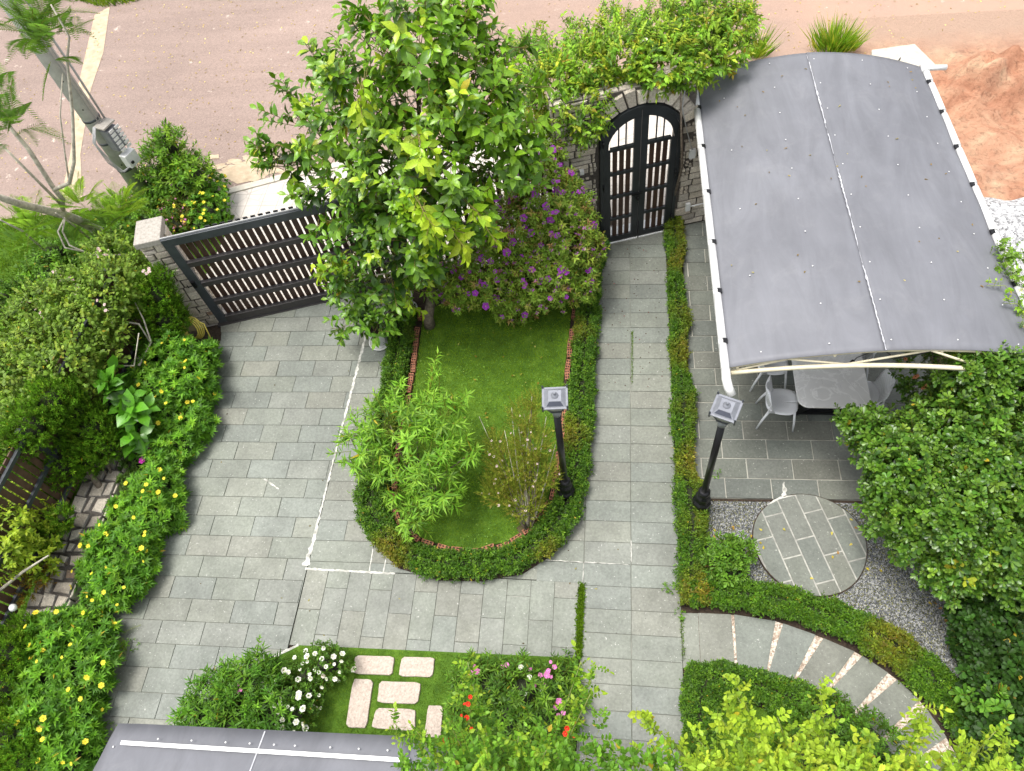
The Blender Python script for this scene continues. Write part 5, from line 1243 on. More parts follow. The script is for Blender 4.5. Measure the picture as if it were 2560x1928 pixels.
BK = dict(n=9, stem=.085, ang=58, ln=.078, wd=.038, kind='obov', grav=.05, cols=[(.045, .125, .028), (.065, .165, .034), (.10, .22, .045), (.025, .075, .02), (.17, .30, .07)], wts=[4, 4, 2.6, 3, .9], stemr=.003, stemcol=(.16, .2, .07), tipcol=(.15, .26, .07), sprigvar=.2)
t, A, D = shrub('broadleaf_shrub', 'huge dense shrub with glossy rounded leaves filling the right side of the garden', 'shrub', P(2130, 1230, 0), blobs, 140, BK, 'gloss', core=.36, shell=(.35, 1), lump=.32, stems=1, sr=.03)
lb = LB(); k = rng.choice(len(A), 28); sprigs(lb, A[k] + D[k] * .05, norm(D[k] + [0, 0, .5]), **{**BK, 'cols': [(.30, .38, .05), (.36, .34, .06), (.24, .38, .07)], 'wts': None, 'ln': .09, 'wd': .045, 'n': 6}); lb.build('foliage', MT['leaf'], t)
k = rng.choice(len(A), 60); f = A[k] + D[k] * .06; lb = LB(); 
for _ in range(5): lb.leaves(f + rng.standard_normal(f.shape) * .015, rdir(60), rdir(60), .016, .013, pal(60, [(.5, .62, .35), (.6, .68, .45)]), 'obov')
tag(lb.build('buds', MT['leaf'], t), None, None, None, 'stuff')
blobs = [(P(2150, 1370, .45), .42), (P(2200, 1290, .6), .4), (P(2190, 1480, .5), .45), (P(2170, 1590, .4), .38), (P(2110, 1320, .25), .25), (P(2230, 1560, .5), .4), (P(2140, 1440, .25), .25), (P(2130, 1520, .2), .18)]
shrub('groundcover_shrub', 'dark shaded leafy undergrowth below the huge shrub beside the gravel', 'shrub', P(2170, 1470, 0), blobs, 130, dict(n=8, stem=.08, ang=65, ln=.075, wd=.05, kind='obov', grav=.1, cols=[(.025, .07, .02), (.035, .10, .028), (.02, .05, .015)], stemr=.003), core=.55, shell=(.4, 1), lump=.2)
shrub('small_shrub', 'bright fresh shoots standing out of the dark undergrowth by the gravel', 'shrub', P(2150, 1560, 0), [(P(2120, 1505, .7), .14), (P(2160, 1540, .7), .16), (P(2190, 1520, .7), .1)], 60, {**BK, 'ln': .10, 'cols': [(.08, .22, .05), (.11, .28, .06)], 'wts': None, 'wd': .045}, stems=1, sr=.008)
# leaf litter round the gravel edge
n = 420; a = rng.random(n); pts = np.array([P(2060, 1290), P(2105, 1370), P(2120, 1440), P(2140, 1540)]); q = np.stack([np.interp(a * 3, range(4), pts[:, i]) for i in range(3)], 1) + rng.standard_normal((n, 3)) * [.10, .12, 0]; q[:, 2] = .005 + rng.random(n) * .03
lb = LB(); lb.leaves(q, rdir(n) * [1, 1, .3], norm(rdir(n) * .5 + [0, 0, 1]), .05, .028, pal(n, [(.22, .10, .06), (.30, .16, .09), (.14, .07, .04), (.34, .26, .10)]), 'obov')
n = 26; q = np.stack([rng.uniform(1.3, 4.0, n), rng.uniform(2.7, 4.2, n), np.full(n, .03)], 1); lb.leaves(q, rdir(n) * [1, 1, .2], norm(rdir(n) * .4 + [0, 0, 1]), .05, .03, pal(n, [(.45, .38, .10), (.30, .16, .09), (.5, .45, .2)]), 'obov')
tag(lb.build('leaves', MT['matte']), 'fallen brown leaves along the edge of the gravel', None, None, 'stuff')
# dark fallen fruit and petals on the entry path
n = 90; q = np.stack([rng.uniform(-.38, .8, n), 5.9 + 3.0 * rng.random(n) ** .8, np.full(n, .013)], 1)
lb = LB(); lb.leaves(q, rdir(n) * [1, 1, .2], norm(rdir(n) * .4 + [0, 0, 1]), rng.uniform(.015, .035, n), .018, pal(n, [(.05, .02, .02), (.10, .03, .04), (.03, .02, .015), (.30, .10, .25)], [4, 2, 3, .5]), 'obov')
n = 40; q = np.stack([rng.uniform(-6.2, 1.0, n), rng.uniform(1, 6.6, n), np.full(n, .013)], 1); lb.leaves(q, rdir(n) * [1, 1, .2], norm(rdir(n) * .4 + [0, 0, 1]), rng.uniform(.015, .045, n), .02, pal(n, [(.06, .04, .03), (.35, .33, .28), (.12, .08, .03)]), 'obov')
n = 50; q = np.stack([rng.uniform(-3.1, -.8, n), rng.uniform(3.6, 7.4, n), np.full(n, .085)], 1); lb.leaves(q, rdir(n) * [1, 1, .2], norm(rdir(n) * .4 + [0, 0, 1]), rng.uniform(.02, .07, n), .03, pal(n, [(.25, .2, .06), (.35, .33, .20), (.2, .12, .04), (.16, .3, .08)]), 'obov')
tag(lb.build('fallen_petals', MT['matte']), 'dark fallen fruit and petals scattered on the paving', None, None, 'stuff')

# ---- orange trumpet plant by the table
t, A, D = shrub('trumpet_plant', 'dark leaved plant with small orange flowers at the canopy edge by the table', 'plant', P(2005, 860, 0), [(P(1990, 800, 1.35), .30), (P(2030, 780, 1.5), .24), (P(1990, 850, 1.0), .26), (P(2060, 830, 1.3), .22)], 80, dict(n=8, stem=.08, ang=62, ln=.055, wd=.03, kind='ovate', grav=.2, cols=[(.04, .10, .03), (.06, .14, .035), (.09, .18, .05)], stemr=.003), stems=1, shell=(.5, 1))
put_flowers(t, 'salmon', [P(1977, 812, 1.5), P(1955, 850 - 75, 1.5), P(2010, 830, 1.45), P(2053, 842, 1.35), P(2060, 818, 1.45), P(1995, 836, 1.35)], [np.array([0, -.6, .8])] * 6, 1.1)
# ---- little shrub in the hedge corner
shrub('small_shrub', 'small bright bushy shrub between path hedge and gravel below the lamp', 'shrub', (1.52, 3.30, 0), [(P(1565, 1195, .38), .17), (P(1600, 1190, .34), .15), (P(1575, 1235, .22), .17), (P(1545, 1215, .3), .12)], 150, {**BK, 'ln': .075, 'wd': .026, 'cols': [(.08, .20, .04), (.12, .27, .05), (.05, .13, .03)], 'wts': None}, core=.5)
shrub('dry_clump', 'brown dried clump beside the small bushy shrub', 'plant', (1.33, 3.22, 0), [((1.34, 3.25, .14), .13)], 260, dict(n=6, stem=.04, ang=50, ln=.03, wd=.012, kind='dia', cols=[(.18, .09, .07), (.12, .06, .05)], stemr=0), 'matte', core=.6)

# ---- left bank: grass, conifers, rose, fig
shrub('fiddle_leaf_fig', 'fiddle leaf fig with very large bright wavy leaves on the low wall', 'plant', P(330, 975, 0), [(P(245, 815, 1.35), .12), (P(262, 850, 1.15), .15), (P(285, 890, .9), .17), (P(300, 925, .65), .16), (P(310, 955, .45), .13)], 30, dict(n=4, stem=.10, ang=66, ln=.25, wd=.17, kind='ovate', grav=.02, cols=[(.07, .22, .03), (.10, .30, .04), (.06, .17, .035)], stemr=.006, svar=.25, droop=.9), 'gloss', shell=(.2, 1), stems=1)
CK = dict(n=12, stem=.11, ang=40, ln=.045, wd=.011, kind='dia', grav=-.05, cols=[(.08, .20, .025), (.11, .26, .03), (.055, .13, .02), (.17, .32, .04)], wts=[4, 4, 2.4, 1.2], stemr=.002, stemcol=(.1, .14, .03))
CON = [('bright green conifer standing tall in front of the gate pillar', P(350, 780, 0), [(P(345, 640, 1.25), (.24, .24, .4)), (P(360, 690, .85), (.30, .3, .4)), (P(310, 650, 1.2), (.26, .26, .3)), (P(340, 740, .5), (.30, .3, .3)), (P(280, 660, 1.1), (.2, .2, .2)), (P(350, 600, 1.5), .14)], .0),
       ('conifer with lime shoots beside the fiddle leaf fig', P(250, 1060, 0), [(P(200, 930, .9), .36), (P(225, 965, .75), .24), (P(190, 990, .65), .24), (P(160, 890, 1.2), .26)], .0),
       ('shaggy conifer over the brown fence slats', P(150, 1080, 0), [(P(110, 930, 1.1), .34), (P(60, 960, 1.1), .32), (P(130, 1000, .8), .34), (P(90, 1010, .85), .24), (P(20, 930, 1.2), .3), (P(70, 920, 1.6), .3), (P(110, 870, 1.6), .3), (P(30, 960, 1.5), .28), (P(140, 850, 1.5), .2)], .0),
       ('dark conifer half cut by the left edge above the bottom shrubs', P(30, 1500, 0), [(P(25, 1420, .55), .36), (P(15, 1480, .5), .34), (P(50, 1370, .5), .2)], .0),
       ('fine grassy conifer at the bottom left corner', P(40, 1680, 0), [(P(30, 1600, .5), .36), (P(60, 1650, .45), .32), (P(100, 1610, .3), .22), (P(10, 1560, .4), .2)], .0),
       ('small conifer sprig climbing beside the fence end', P(150, 1170, 0), [(P(135, 1120, .7), .13), (P(112, 1160, .6), .12)], .0)]
for lab, b, bl, _ in CON:
    t, A, D = shrub('conifer', lab, 'conifer', b, bl, 310, CK, 'matte', core=.74, group='feathery conifers along the low wall', up=.9, lump=.3, stems=1)
    k = rng.choice(len(A), 36); lb = LB(); q = A[k]; dd = norm(D[k] + [0, 0, .8]); sprigs(lb, q, dd, **{**CK, 'n': 14, 'stem': .24, 'cols': [(.22, .34, .07), (.17, .30, .06)], 'wts': None, 'ln': .032}); lb.build('foliage', MT['matte'], t)
m = MB(); m.tube([P(225, 1090, .12), P(262, 1060, .30), P(205, 1040, .55)][:1] + [P(215, 1035, .5), P(250, 1090, .1)][:1] + [P(178, 1010, .8)], .05, 10); 
m = MB(); m.tube([P(245, 1093, .0), P(215, 1050, .33), P(185, 1010, .65)], [.06, .05, .035], 10); tag(m.build('bare_stem', MT['bark']), 'rough bare brown stem crossing the low wall below the lime conifer', 'stem')
m = MB(); m.tube([P(175, 1240, .0), P(150, 1225, .25), P(140, 1215, .33)], [.04, .035, .02], 8); tag(m.build('bare_stem', MT['bark']), 'short brown stub lying by the lower fence opening', 'stem')
m = MB(); m.tube([P(0, 1275, 1.0), P(50, 1235, 1.1), P(105, 1200, 1.2)], [.022, .018, .010], 8); tag(m.build('dead_branch', MT['palebark']), 'pale dead branch crossing the fence at the left edge', 'branch')
m = MB(); c = P(28, 1313, .9); m.lathe([(.0, -.05), (.035, -.035), (.05, 0), (.035, .035), (0, .05)], c, 14, caps=False); tag(m.build('round_knob', MT['white']), 'small white ball knob on the fence at the left edge', 'knob')
# climbing rose on the fence
blobs = [(P(250, 560, 1.5), .40), (P(180, 640, 1.55), .46), (P(250, 620, 1.6), .40), (P(110, 680, 1.6), .46), (P(180, 710, 1.55), .42), (P(110, 760, 1.55), .46), (P(50, 820, 1.6), .46), (P(20, 720, 1.5), .40), (P(210, 700, 1.45), .26), (P(30, 880, 1.4), .36), (P(100, 830, 1.45), .36), (P(230, 770, 1.3), .20), (P(180, 790, 1.4), .26), (P(290, 590, 1.4), .25), (P(190, 850, 1.2), .16), (P(30, 940, 1.5), .3), (P(70, 890, 1.5), .34), (P(140, 790, 1.6), .4), (P(0, 800, 1.6), .4), (P(215, 660, 1.6), .35), (P(240, 720, 1.5), .2)]
t, A, D = shrub('climbing_rose', 'grey green rambling rose with pale pink clusters sprawling over the boundary fence', 'climbing plant', (-7.9, 5.5, 0), blobs, 120,
                dict(n=7, stem=.10, ang=58, ln=.062, wd=.038, kind='obov', grav=.25, mode='flat', cols=[(.13, .23, .06), (.17, .29, .075), (.095, .17, .045), (.25, .34, .09)], wts=[4, 3, 3, 1.2], stemr=.0022, stemcol=(.2, .2, .08)), shell=(.55, 1), lump=.25)
cl = [(118, 590), (128, 600), (156, 592), (150, 605), (178, 628), (60, 648), (68, 792), (210, 552), (235, 548), (85, 680), (320, 588), (165, 650), (92, 683), (82, 795), (230, 665)]
f = []; 
for (x, y) in cl:
    for _ in range(4): f.append(P(x, y, 1.75) + rng.standard_normal(3) * .05)
put_flowers(t, 'palepink', f, [np.array([0, -.3, 1])] * len(f), .85)
mb = MB()
for a in ([(110, 840, .3), (200, 790, 1.2), (290, 790, 1.1), (300, 720, 1.5)], [(230, 690, 1.3), (300, 700, 1.2), (325, 740, .9)], [(300, 790, .9), (327, 740, .9), (310, 690, 1.2), (290, 650, 1.4)]):
    mb.tube([P(*q) for q in a], [.018, .014, .012, .008][:len(a)], 7)
mb.build('stem', MT['palebark'], t)
# bright leafy shrub at left edge
blobs = [(P(35, 1110, .8), .30), (P(70, 1160, .7), .30), (P(20, 1190, .8), .30), (P(85, 1210, .6), .22), (P(50, 1070, .8), .2), (P(110, 1130, .6), .16), (P(15, 1140, 1.3), .24), (P(10, 1210, 1.3), .2)]
shrub('lime_shrub', 'lime green leafy shrub in front of the fence at the left edge', 'shrub', P(80, 1250, 0), blobs, 75, dict(n=8, stem=.10, ang=60, ln=.085, wd=.036, kind='ovate', grav=.2, cols=[(.20, .32, .05), (.28, .40, .06), (.14, .24, .04)], stemr=.003, tipcol=(.38, .46, .06)), stems=1, shell=(.4, 1))
shrub('dry_conifer', 'rusty dying conifer sprays on the low wall below the lime shrub', 'plant', P(120, 1290, .3), [(P(85, 1245, .5), .16), (P(60, 1275, .5), .12)], 190, {**CK, 'cols': [(.24, .15, .05), (.18, .16, .05), (.30, .18, .06)], 'wts': None}, 'matte', shell=(.2, 1))
# azalea under the fig
t, A, D = shrub('azalea', 'low azalea with two magenta blooms beneath the fiddle leaf fig', 'shrub', P(305, 1010, 0), [(P(300, 1000, .2), .24), (P(320, 970, .25), .2), (P(290, 1040, .2), .2), (P(330, 1010, .18), .2)], 85, {**YK, 'ln': .06, 'cols': [(.05, .11, .04), (.08, .15, .05)], 'wts': None}, core=.5)
put_flowers(t, 'azalea', [P(309, 995, .45), P(323, 972, .45)], [np.array([.2, -.5, .8])] * 2, 1.15)
# grass bank and weeds outside the fence
bank = [(-14, 2), (-7.98, 2), (-7.75, 7.2), (-7.55, 7.7), (-7.4, 9.9), (-9.2, 10.25), (-12.6, 9.9), (-16, 9.4)]
bp = MB(); bp.prism(bank, -.03, .0); struct('grass_bank', bp, MT['turf'])
turf('grass', bank, 60000, .0, .16, 'long unmown grass on the bank outside the fence', [(.09, .18, .02), (.13, .24, .03), (.06, .13, .02), (.18, .26, .05)], w=.012)
blobs = [((-8.6 - 1.0 * rng.random(), 2.5 + .55 * i, .18 + .15 * rng.random()), .42) for i in range(14)] + [((-10.2 - 1.2 * rng.random(), 4 + .6 * i, .15), .4) for i in range(9)] + [((-8.4, 8.2, .3), .4), ((-8.3, 9.2, .3), .35), ((-8.9, 9.6, .3), .3)]
o_, A, D = shrub('weed_thicket', 'thick bright green weeds on the bank outside the fence', 'undergrowth', (-9, 6, 0), blobs, 70, dict(n=8, stem=.10, ang=60, ln=.075, wd=.042, kind='ovate', grav=.15, cols=[(.08, .19, .03), (.12, .27, .04), (.06, .13, .025)], stemr=.003), core=.7, lump=.3)
del o_['category']; o_['kind'] = 'stuff'
# far verge across the road
n = 5000; q = np.stack([rng.uniform(-15.5, -9, n), rng.uniform(18.0, 19.6, n), np.full(n, -.03)], 1); q[:, 1] += .25 * np.sin(q[:, 0] * 2); lb = LB(); lb.leaves(q, norm(rdir(n) * .6 + [0, 0, 1]), rdir(n), rng.uniform(.1, .3, n), .035, pal(n, [(.12, .22, .04), (.2, .28, .06), (.08, .15, .03)]), 'blade')
tag(lb.build('verge_grass', MT['matte']), 'strip of wild grass along the far side of the road', None, None, 'stuff')

# ---- feathery tree at the left edge
t = thing('feathery_tree', 'open tree with fern like leaves and bare curving limbs at the top left', 'tree', P(245, 530, 0))
mb = MB(); mb.tube([P(248, 532, 0), P(235, 515, .35), P(195, 488, 1.0), P(150, 468, 1.6), P(90, 452, 2.1), P(40, 440, 2.6), P(-20, 420, 3.1)], [.12, .11, .09, .07, .06, .055, .045], 12); mb.build('trunk', MT['palebark'], t)
for pts, rs in [([(135, 462, 1.7), (135, 430, 2.0), (118, 410, 2.3), (60, 320, 3.0), (0, 250, 3.5), (-30, 200, 3.8)], [.045, .042, .038, .034, .028, .02]),
                ([(118, 410, 2.3), (150, 395, 2.6), (160, 350, 3.0), (157, 250, 3.6), (145, 130, 4.3), (150, 80, 4.6), (110, 10, 5.0)], [.032, .03, .026, .022, .018, .014, .01]),
                ([(150, 395, 2.6), (140, 330, 3.1), (130, 250, 3.6), (135, 160, 4.1)], [.014, .012, .010, .007]), ([(130, 440, 2.0), (60, 370, 2.8), (0, 310, 3.3)], [.025, .02, .016]),
                ([(200, 520, .9), (150, 480, 1.6), (120, 460, 2.2)], [.02, .015, .01]), ([(185, 605 - 60, 1.4), (140, 535, 1.6), (125, 500, 1.8), (140, 470, 1.9)], [.014, .014, .013, .012]), ([(95, 540, 1.3), (50, 500, 1.8), (0, 475, 2.3)], [.02, .016, .012]),
                ([(280, 550, 1.2), (200, 552, 1.3), (150, 530, 1.5), (135, 500, 1.7), (140, 475, 1.9)], [.014, .014, .014, .013, .012])]:
    mb = MB(); mb.tube([P(*q) for q in pts], rs, 9); mb.build('limb', MT['palebark'], t)
def fronds(lb, c, r, n, cols, L_=.42, up=.6):
    A = c + rdir(n) * r * rng.random((n, 1)); D = norm((A - c) / r + [0, 0, up]); x, y = frame(D)
    cs = pal(n, cols)
    for j in range(15):                       # pinnae both sides, drooping rachis
        f = (j + 1.5) / 16; rach = A + D * (L_ * f) + np.array([0, 0, -.28 * L_]) * f * f
        for sgn in (-1, 1):
            tt = norm(x * sgn + D * .45 + [0, 0, -.15]); w_ = L_ * .26 * math.sin(PI * min(1, f * .9 + .12)) + .02
            lb.leaves(rach, tt, norm(y + [0, 0, 1.0]), w_ * (1 + .1 * rng.standard_normal(n)), L_ * .026, np.clip(cs * (1 + .1 * rng.standard_normal((n, 1))), .01, 1), 'lance', .8)
        lb.stems(rach - D * (L_ / 14), rach, .003, (.2, .25, .08))
lb = LB(); GC = [(.10, .22, .05), (.14, .28, .06), (.08, .17, .05)]; BC = [(.22, .40, .06), (.28, .44, .07), (.16, .32, .05)]
for (x, y, z, r, n, c) in [(105, 70, 4.6, .30, 14, GC), (70, 60, 4.7, .22, 9, GC), (100, 110, 4.4, .2, 8, GC), (70, 5, 4.9, .3, 10, GC), (20, 250, 3.7, .3, 12, GC), (0, 290, 3.5, .25, 9, GC), (150, 0, 4.9, .25, 8, GC), (5, 190, 3.8, .2, 6, GC),
                            (245, 465, 1.3, .26, 14, BC), (230, 490, 1.1, .22, 8, GC), (170, 440, 1.8, .2, 9, BC), (60, 480, 1.8, .28, 12, BC), (150, 520, 1.2, .25, 8, GC), (40, 520, 1.4, .25, 7, GC), (260, 440, 1.3, .16, 7, BC), (225, 530, .7, .2, 6, GC)]:
    fronds(lb, P(x, y, z), r, int(n * (2.6 if c is BC else 2.0)), c, .50)
lb.build('crown', MT['leaf'], t)

# ---- clump outside the gate
t, A, D = shrub('broadleaf_shrub', 'upright green shrub outside the gate between the pole and pavement', 'shrub', P(385, 440, 0), [(P(360, 370, .6), .5), (P(400, 400, .5), .5), (P(370, 320, 1.1), .34), (P(420, 380, .7), .38), (P(360, 300, 1.3), .18), (P(330, 400, .4), .3)], 52, dict(n=9, stem=.14, ang=58, ln=.10, wd=.036, kind='lance', grav=.1, cols=[(.09, .22, .03), (.13, .28, .04), (.06, .15, .03), (.18, .32, .05)], stemr=.004), core=.6, lump=.2)
t, A, D = shrub('flowering_shrub', 'yellow dotted low shrub at the pavement edge outside the gate', 'shrub', P(450, 470, 0), [(P(455, 410, .35), .32), (P(450, 460, .3), .36), (P(465, 435, .3), .26), (P(430, 485, .3), .25), (P(290, 445, .25), .35)], 75, {**YK, 'ln': .06}, core=.6, lump=.2)
f, d = pick(A, D, 45, out=.06); put_flowers(t, 'yellow', f, d, 1.0)
t, A, D = shrub('flowering_shrub', 'mauve flowering low clump just behind the gate top', 'shrub', P(390, 490, 0), [(P(390, 465, .3), .36), (P(420, 475, .25), .3), (P(380, 490, .4), .3)], 150, dict(n=7, stem=.05, ang=55, ln=.035, wd=.013, kind='dia', cols=[(.14, .17, .05), (.10, .14, .04), (.22, .14, .12)], stemr=.002), 'matte', core=.6, lump=.2)
f, d = pick(A, D, 60, out=.03); put_flowers(t, 'pink', f, d, .55)
f, d = pick(A, D, 10, out=.05); put_flowers(t, 'yellow', f, d, .8)

# dried cement spill on the road and grit
mb = MB()
for i in range(46):
    c = P(random.gauss(540, 42), random.gauss(362, 14), 0); r = random.uniform(.04, .22); k = random.randint(8, 13)
    mb.add([(c[0] + r * 1.5 * random.uniform(.5, 1.2) * math.cos(2 * PI * j / k), c[1] + r * .8 * random.uniform(.5, 1.2) * math.sin(2 * PI * j / k), -.0300 + .0002 * i) for j in range(k)], [tuple(range(k))])
struct('dried_cement', mb, MT['sand'])
n = 2600; q = np.stack([rng.uniform(-15, 8, n), rng.uniform(10.4, 18, n), np.full(n, -.025)], 1); q = q[(q[:, 1] > 10.6 + (q[:, 0] + 7) * .3)]; n = len(q)
lb = LB(); lb.leaves(q, rdir(n) * [1, 1, .2], norm(rdir(n) * .5 + [0, 0, 1]), rng.uniform(.015, .07, n), .03, pal(n, [(.55, .45, .38), (.35, .26, .2), (.2, .15, .12), (.65, .58, .5)]), 'dia')
tag(lb.build('grit', MT['matte']), 'loose grit and small stones scattered over the road', None, None, 'stuff')
# leaves fallen on the canopy
lb = LB(); q = np.array([CV(rng.random() * .94 + .03, rng.random() * .96 + .02, .014) for _ in range(46)]); lb.leaves(q, rdir(46) * [1, 1, .1], norm(rdir(46) * .3 + [0, 0, 1]), rng.uniform(.02, .06, 46), .02, pal(46, [(.25, .16, .08), (.4, .36, .3), (.14, .10, .06)]), 'obov')
tag(lb.build('fallen_leaves', MT['matte']), 'few dry leaves and specks lying on the canopy sheet', None, None, 'stuff')
# grass tufts behind the canopy
for (x, y, n, r, lab) in ((1800, 110, 520, .42, 'tuft of tall wild grass behind the far edge of the canopy'), (1632, 125, 160, .22, 'small grass tuft between the climbing rose and canopy')):
    c = P(x, y, 0); t = thing('grass_tuft', lab, 'grass tuft', c); a = rdir(n); q = c + a * [r, r * .5, 0] * rng.random((n, 1)); lb = LB()
    lb.leaves(q, norm(a * [.7, .7, .2] + [0, 0, 1]), rdir(n), rng.uniform(.2, .75, n), .028, pal(n, [(.12, .26, .04), (.18, .34, .05), (.36, .38, .12)]), 'lance', .8); lb.build('blades', MT['matte'], t)
# vine on right gutter
t = thing('creeping_vine', 'thin green vine creeping over the right gutter of the canopy', 'climbing plant', CV(1, .2)); lb = LB(); mb = MB()
for vv in [(.27, .18), (.12, .02), (.30, .26)]:
    pts = [np.array(CV(1.0 + random.uniform(-.03, .02), vv[0] + (vv[1] - vv[0]) * i / 8)) + [.03, 0, .06 + .03 * random.random()] for i in range(9)]; mb.tube(pts, .005, 5)
    AA = np.repeat(np.array(pts), 5, 0) + rng.standard_normal((45, 3)) * [.05, .08, .03]; sprigs(lb, AA, norm(rdir(45) + [.2, 0, .8]), **{**RK, 'ln': .04, 'wd': .024, 'cols': [(.12, .24, .05), (.18, .32, .08)], 'wts': None, 'stem': .06})
for i in range(3):
    a = np.array(CV(.985, .16 - .05 * i)) + [0, 0, .05]; b_ = a + [-.35 + .1 * i, .05, .10]; mb.tube([a, (a + b_) / 2 + [0, 0, .08], b_], .004, 5); AA = np.array([a + (b_ - a) * k / 5 for k in range(6)]) + [0, 0, .05]; sprigs(lb, AA, norm(rdir(6) + [0, 0, 1]), **{**RK, 'ln': .04, 'wd': .024, 'stem': .05})
lb.build('foliage', MT['leaf'], t); mb.build('stem', MT['cane'], t)

# ---- bottom bed
t, A, D = shrub('lily_shrub', 'dense long leaved shrub at the left tip of the flower bed', 'shrub', P(520, 1560, 0), [(P(480, 1510, .4), .34), (P(540, 1500, .45), .36), (P(440, 1555, .35), .26), (P(590, 1540, .42), .32), (P(520, 1570, .45), .36), (P(560, 1460, .5), .2), (P(470, 1480, .45), .14)], 75,
                dict(n=10, stem=.12, ang=56, ln=.11, wd=.022, kind='lance', grav=.15, cols=[(.06, .17, .03), (.09, .23, .035), (.045, .12, .025), (.13, .28, .05)], stemr=.003), core=.7, lump=.2)
lb = LB()
for (x, y, x2, y2, z) in ((545, 1470, 558, 1395, .9), (535, 1450, 540, 1420, .8), (500, 1490, 480, 1480, .7)):
    p0, p1 = P(x, y, z - .4), P(x2, y2, z); AA = np.array([p0 * (1 - i / 5) + p1 * i / 5 for i in range(6)]); sprigs(lb, AA, norm(np.tile(p1 - p0, (6, 1)) + rdir(6) * .1), n=8, stem=.1, ang=55, ln=.055, wd=.018, kind='lance', grav=.05, cols=[(.08, .2, .04), (.12, .26, .05)], stemr=.003)
lb.build('foliage', MT['leaf'], t); put_flowers(t, 'pink', [P(515, 1480, .8), P(520, 1490, .8), P(512, 1495, .78)], [np.array([0, -.3, 1])] * 3, .7)
t, A, D = shrub('white_rose', 'low rose bush covered in white blooms beside the stepping stones', 'shrub', P(660, 1500, 0), [(P(700, 1435, .35), .24), (P(720, 1440, .3), .2), (P(660, 1460, .3), .22), (P(620, 1500, .4), .24), (P(640, 1540, .4), .22), (P(665, 1500, .3), .18), (P(605, 1470, .35), .18)], 135,
                dict(n=7, stem=.06, ang=60, ln=.034, wd=.022, kind='ovate', grav=.1, cols=[(.05, .12, .03), (.075, .17, .04), (.1, .22, .05)], stemr=.002), core=.5, lump=.2)
f, d = pick(A, D, 80, out=.05); put_flowers(t, 'white', f, d, .85)
f, d = pick(A, D, 5, out=.05); put_flowers(t, 'palepink', f, d, .8)
for (a, b_, lab) in (((668, 1518), (692, 1532), 'short bamboo stake beside the white rose'), ((610, 1562), (630, 1570), 'second bamboo stake near the entrance canopy edge')):
    m = MB(); m.tube([P(*a, .25), P(*b_, .03)], .012, 8); tag(m.build('stake', MT['yellowhose'] if False else MT['cream']), lab, 'stake')
t, A, D = shrub('flowering_shrub', 'green bed plant with scattered pink and white flowers right of the stepping stones', 'shrub', P(1130, 1540, 0), [(P(1060, 1490, .35), .34), (P(1130, 1500, .4), .38), (P(1190, 1490, .3), .28), (P(1020, 1470, .3), .26), (P(1180, 1560, .35), .34), (P(1100, 1560, .4), .38), (P(1030, 1550, .4), .3), (P(1215, 1450, .15), .14), (P(1225, 1520, .2), .2)], 75,
                dict(n=9, stem=.10, ang=58, ln=.085, wd=.02, kind='lance', grav=.15, cols=[(.06, .15, .03), (.09, .21, .035), (.045, .11, .025), (.14, .27, .05)], stemr=.003), core=.6, lump=.2)
put_flowers(t, 'pink', [P(x, y, .62) for x, y in [(1025, 1438), (1030, 1450), (1018, 1455), (1085, 1440), (1095, 1437), (1190, 1430), (1198, 1440), (1185, 1450), (1182, 1458), (1190, 1462), (1168, 1458), (1155, 1480), (1172, 1478), (1180, 1482), (1208, 1515), (1200, 1528), (1206, 1545), (1217, 1540), (1145, 1445)]], [np.array([0, -.3, 1])] * 19, 1.0)
put_flowers(t, 'white', [P(x, y, .65) for x, y in [(1145, 1462), (1135, 1500), (1172, 1495), (1125, 1440)]], [np.array([0, -.3, 1])] * 4, .7)

# ---- tall rambling roses close to the camera
def rambler(label, base, tips, blobs, cols, wts, dens, ln=.046, fl=None, tip=(.34, .46, .06)):
    t = thing('rambling_rose', label, 'climbing plant', base); kw = dict(n=7, stem=.10, ang=60, ln=ln, wd=ln * .58, kind='ovate', grav=.10, mode='flat', cols=cols, wts=wts, stemr=.0016, stemcol=(.25, .32, .08), sprigvar=.14, droop=.7)
    A, D = blob_pts(blobs, dens, (.15, 1), .7, .25, keep=.2); lb = LB(); sprigs(lb, A, D, **kw); lb.build('foliage', MT['leaf'], t)
    mb = MB(); lb = LB()
    for tp in tips:
        p1 = P(*tp); a = np.array(base, float); b_ = p1; up = min(p1[2] - .9, p1[2] * .8); mid = np.array([a[0] * .35 + b_[0] * .65, a[1] * .45 + b_[1] * .55, up]); pts = []
        for i in range(13):
            u = i / 12; q = a * (1 - u) ** 2 + 2 * mid * u * (1 - u) + b_ * u * u; pts.append(q)
        mb.tube(pts, [.009 - .0062 * i / 12 for i in range(13)], 6)
        AA = []
        for i in range(16):
            u = .62 + .38 * i / 15; AA.append(a * (1 - u) ** 2 + 2 * mid * u * (1 - u) + b_ * u * u)
        AA = np.array(AA); sprigs(lb, AA, norm(rdir(16) * .8 + (b_ - mid) * .5 + [0, 0, .3]), **{**kw, 'tipcol': tip})
    mb.build('cane', MT['cane'], t); lb.build('shoots', MT['leaf'], t)
    return t, A, D
DG = [(.08, .20, .035), (.12, .27, .045), (.16, .33, .06), (.055, .14, .03)]; LG = [(.22, .36, .06), (.28, .42, .07), (.34, .42, .08), (.14, .26, .05)]
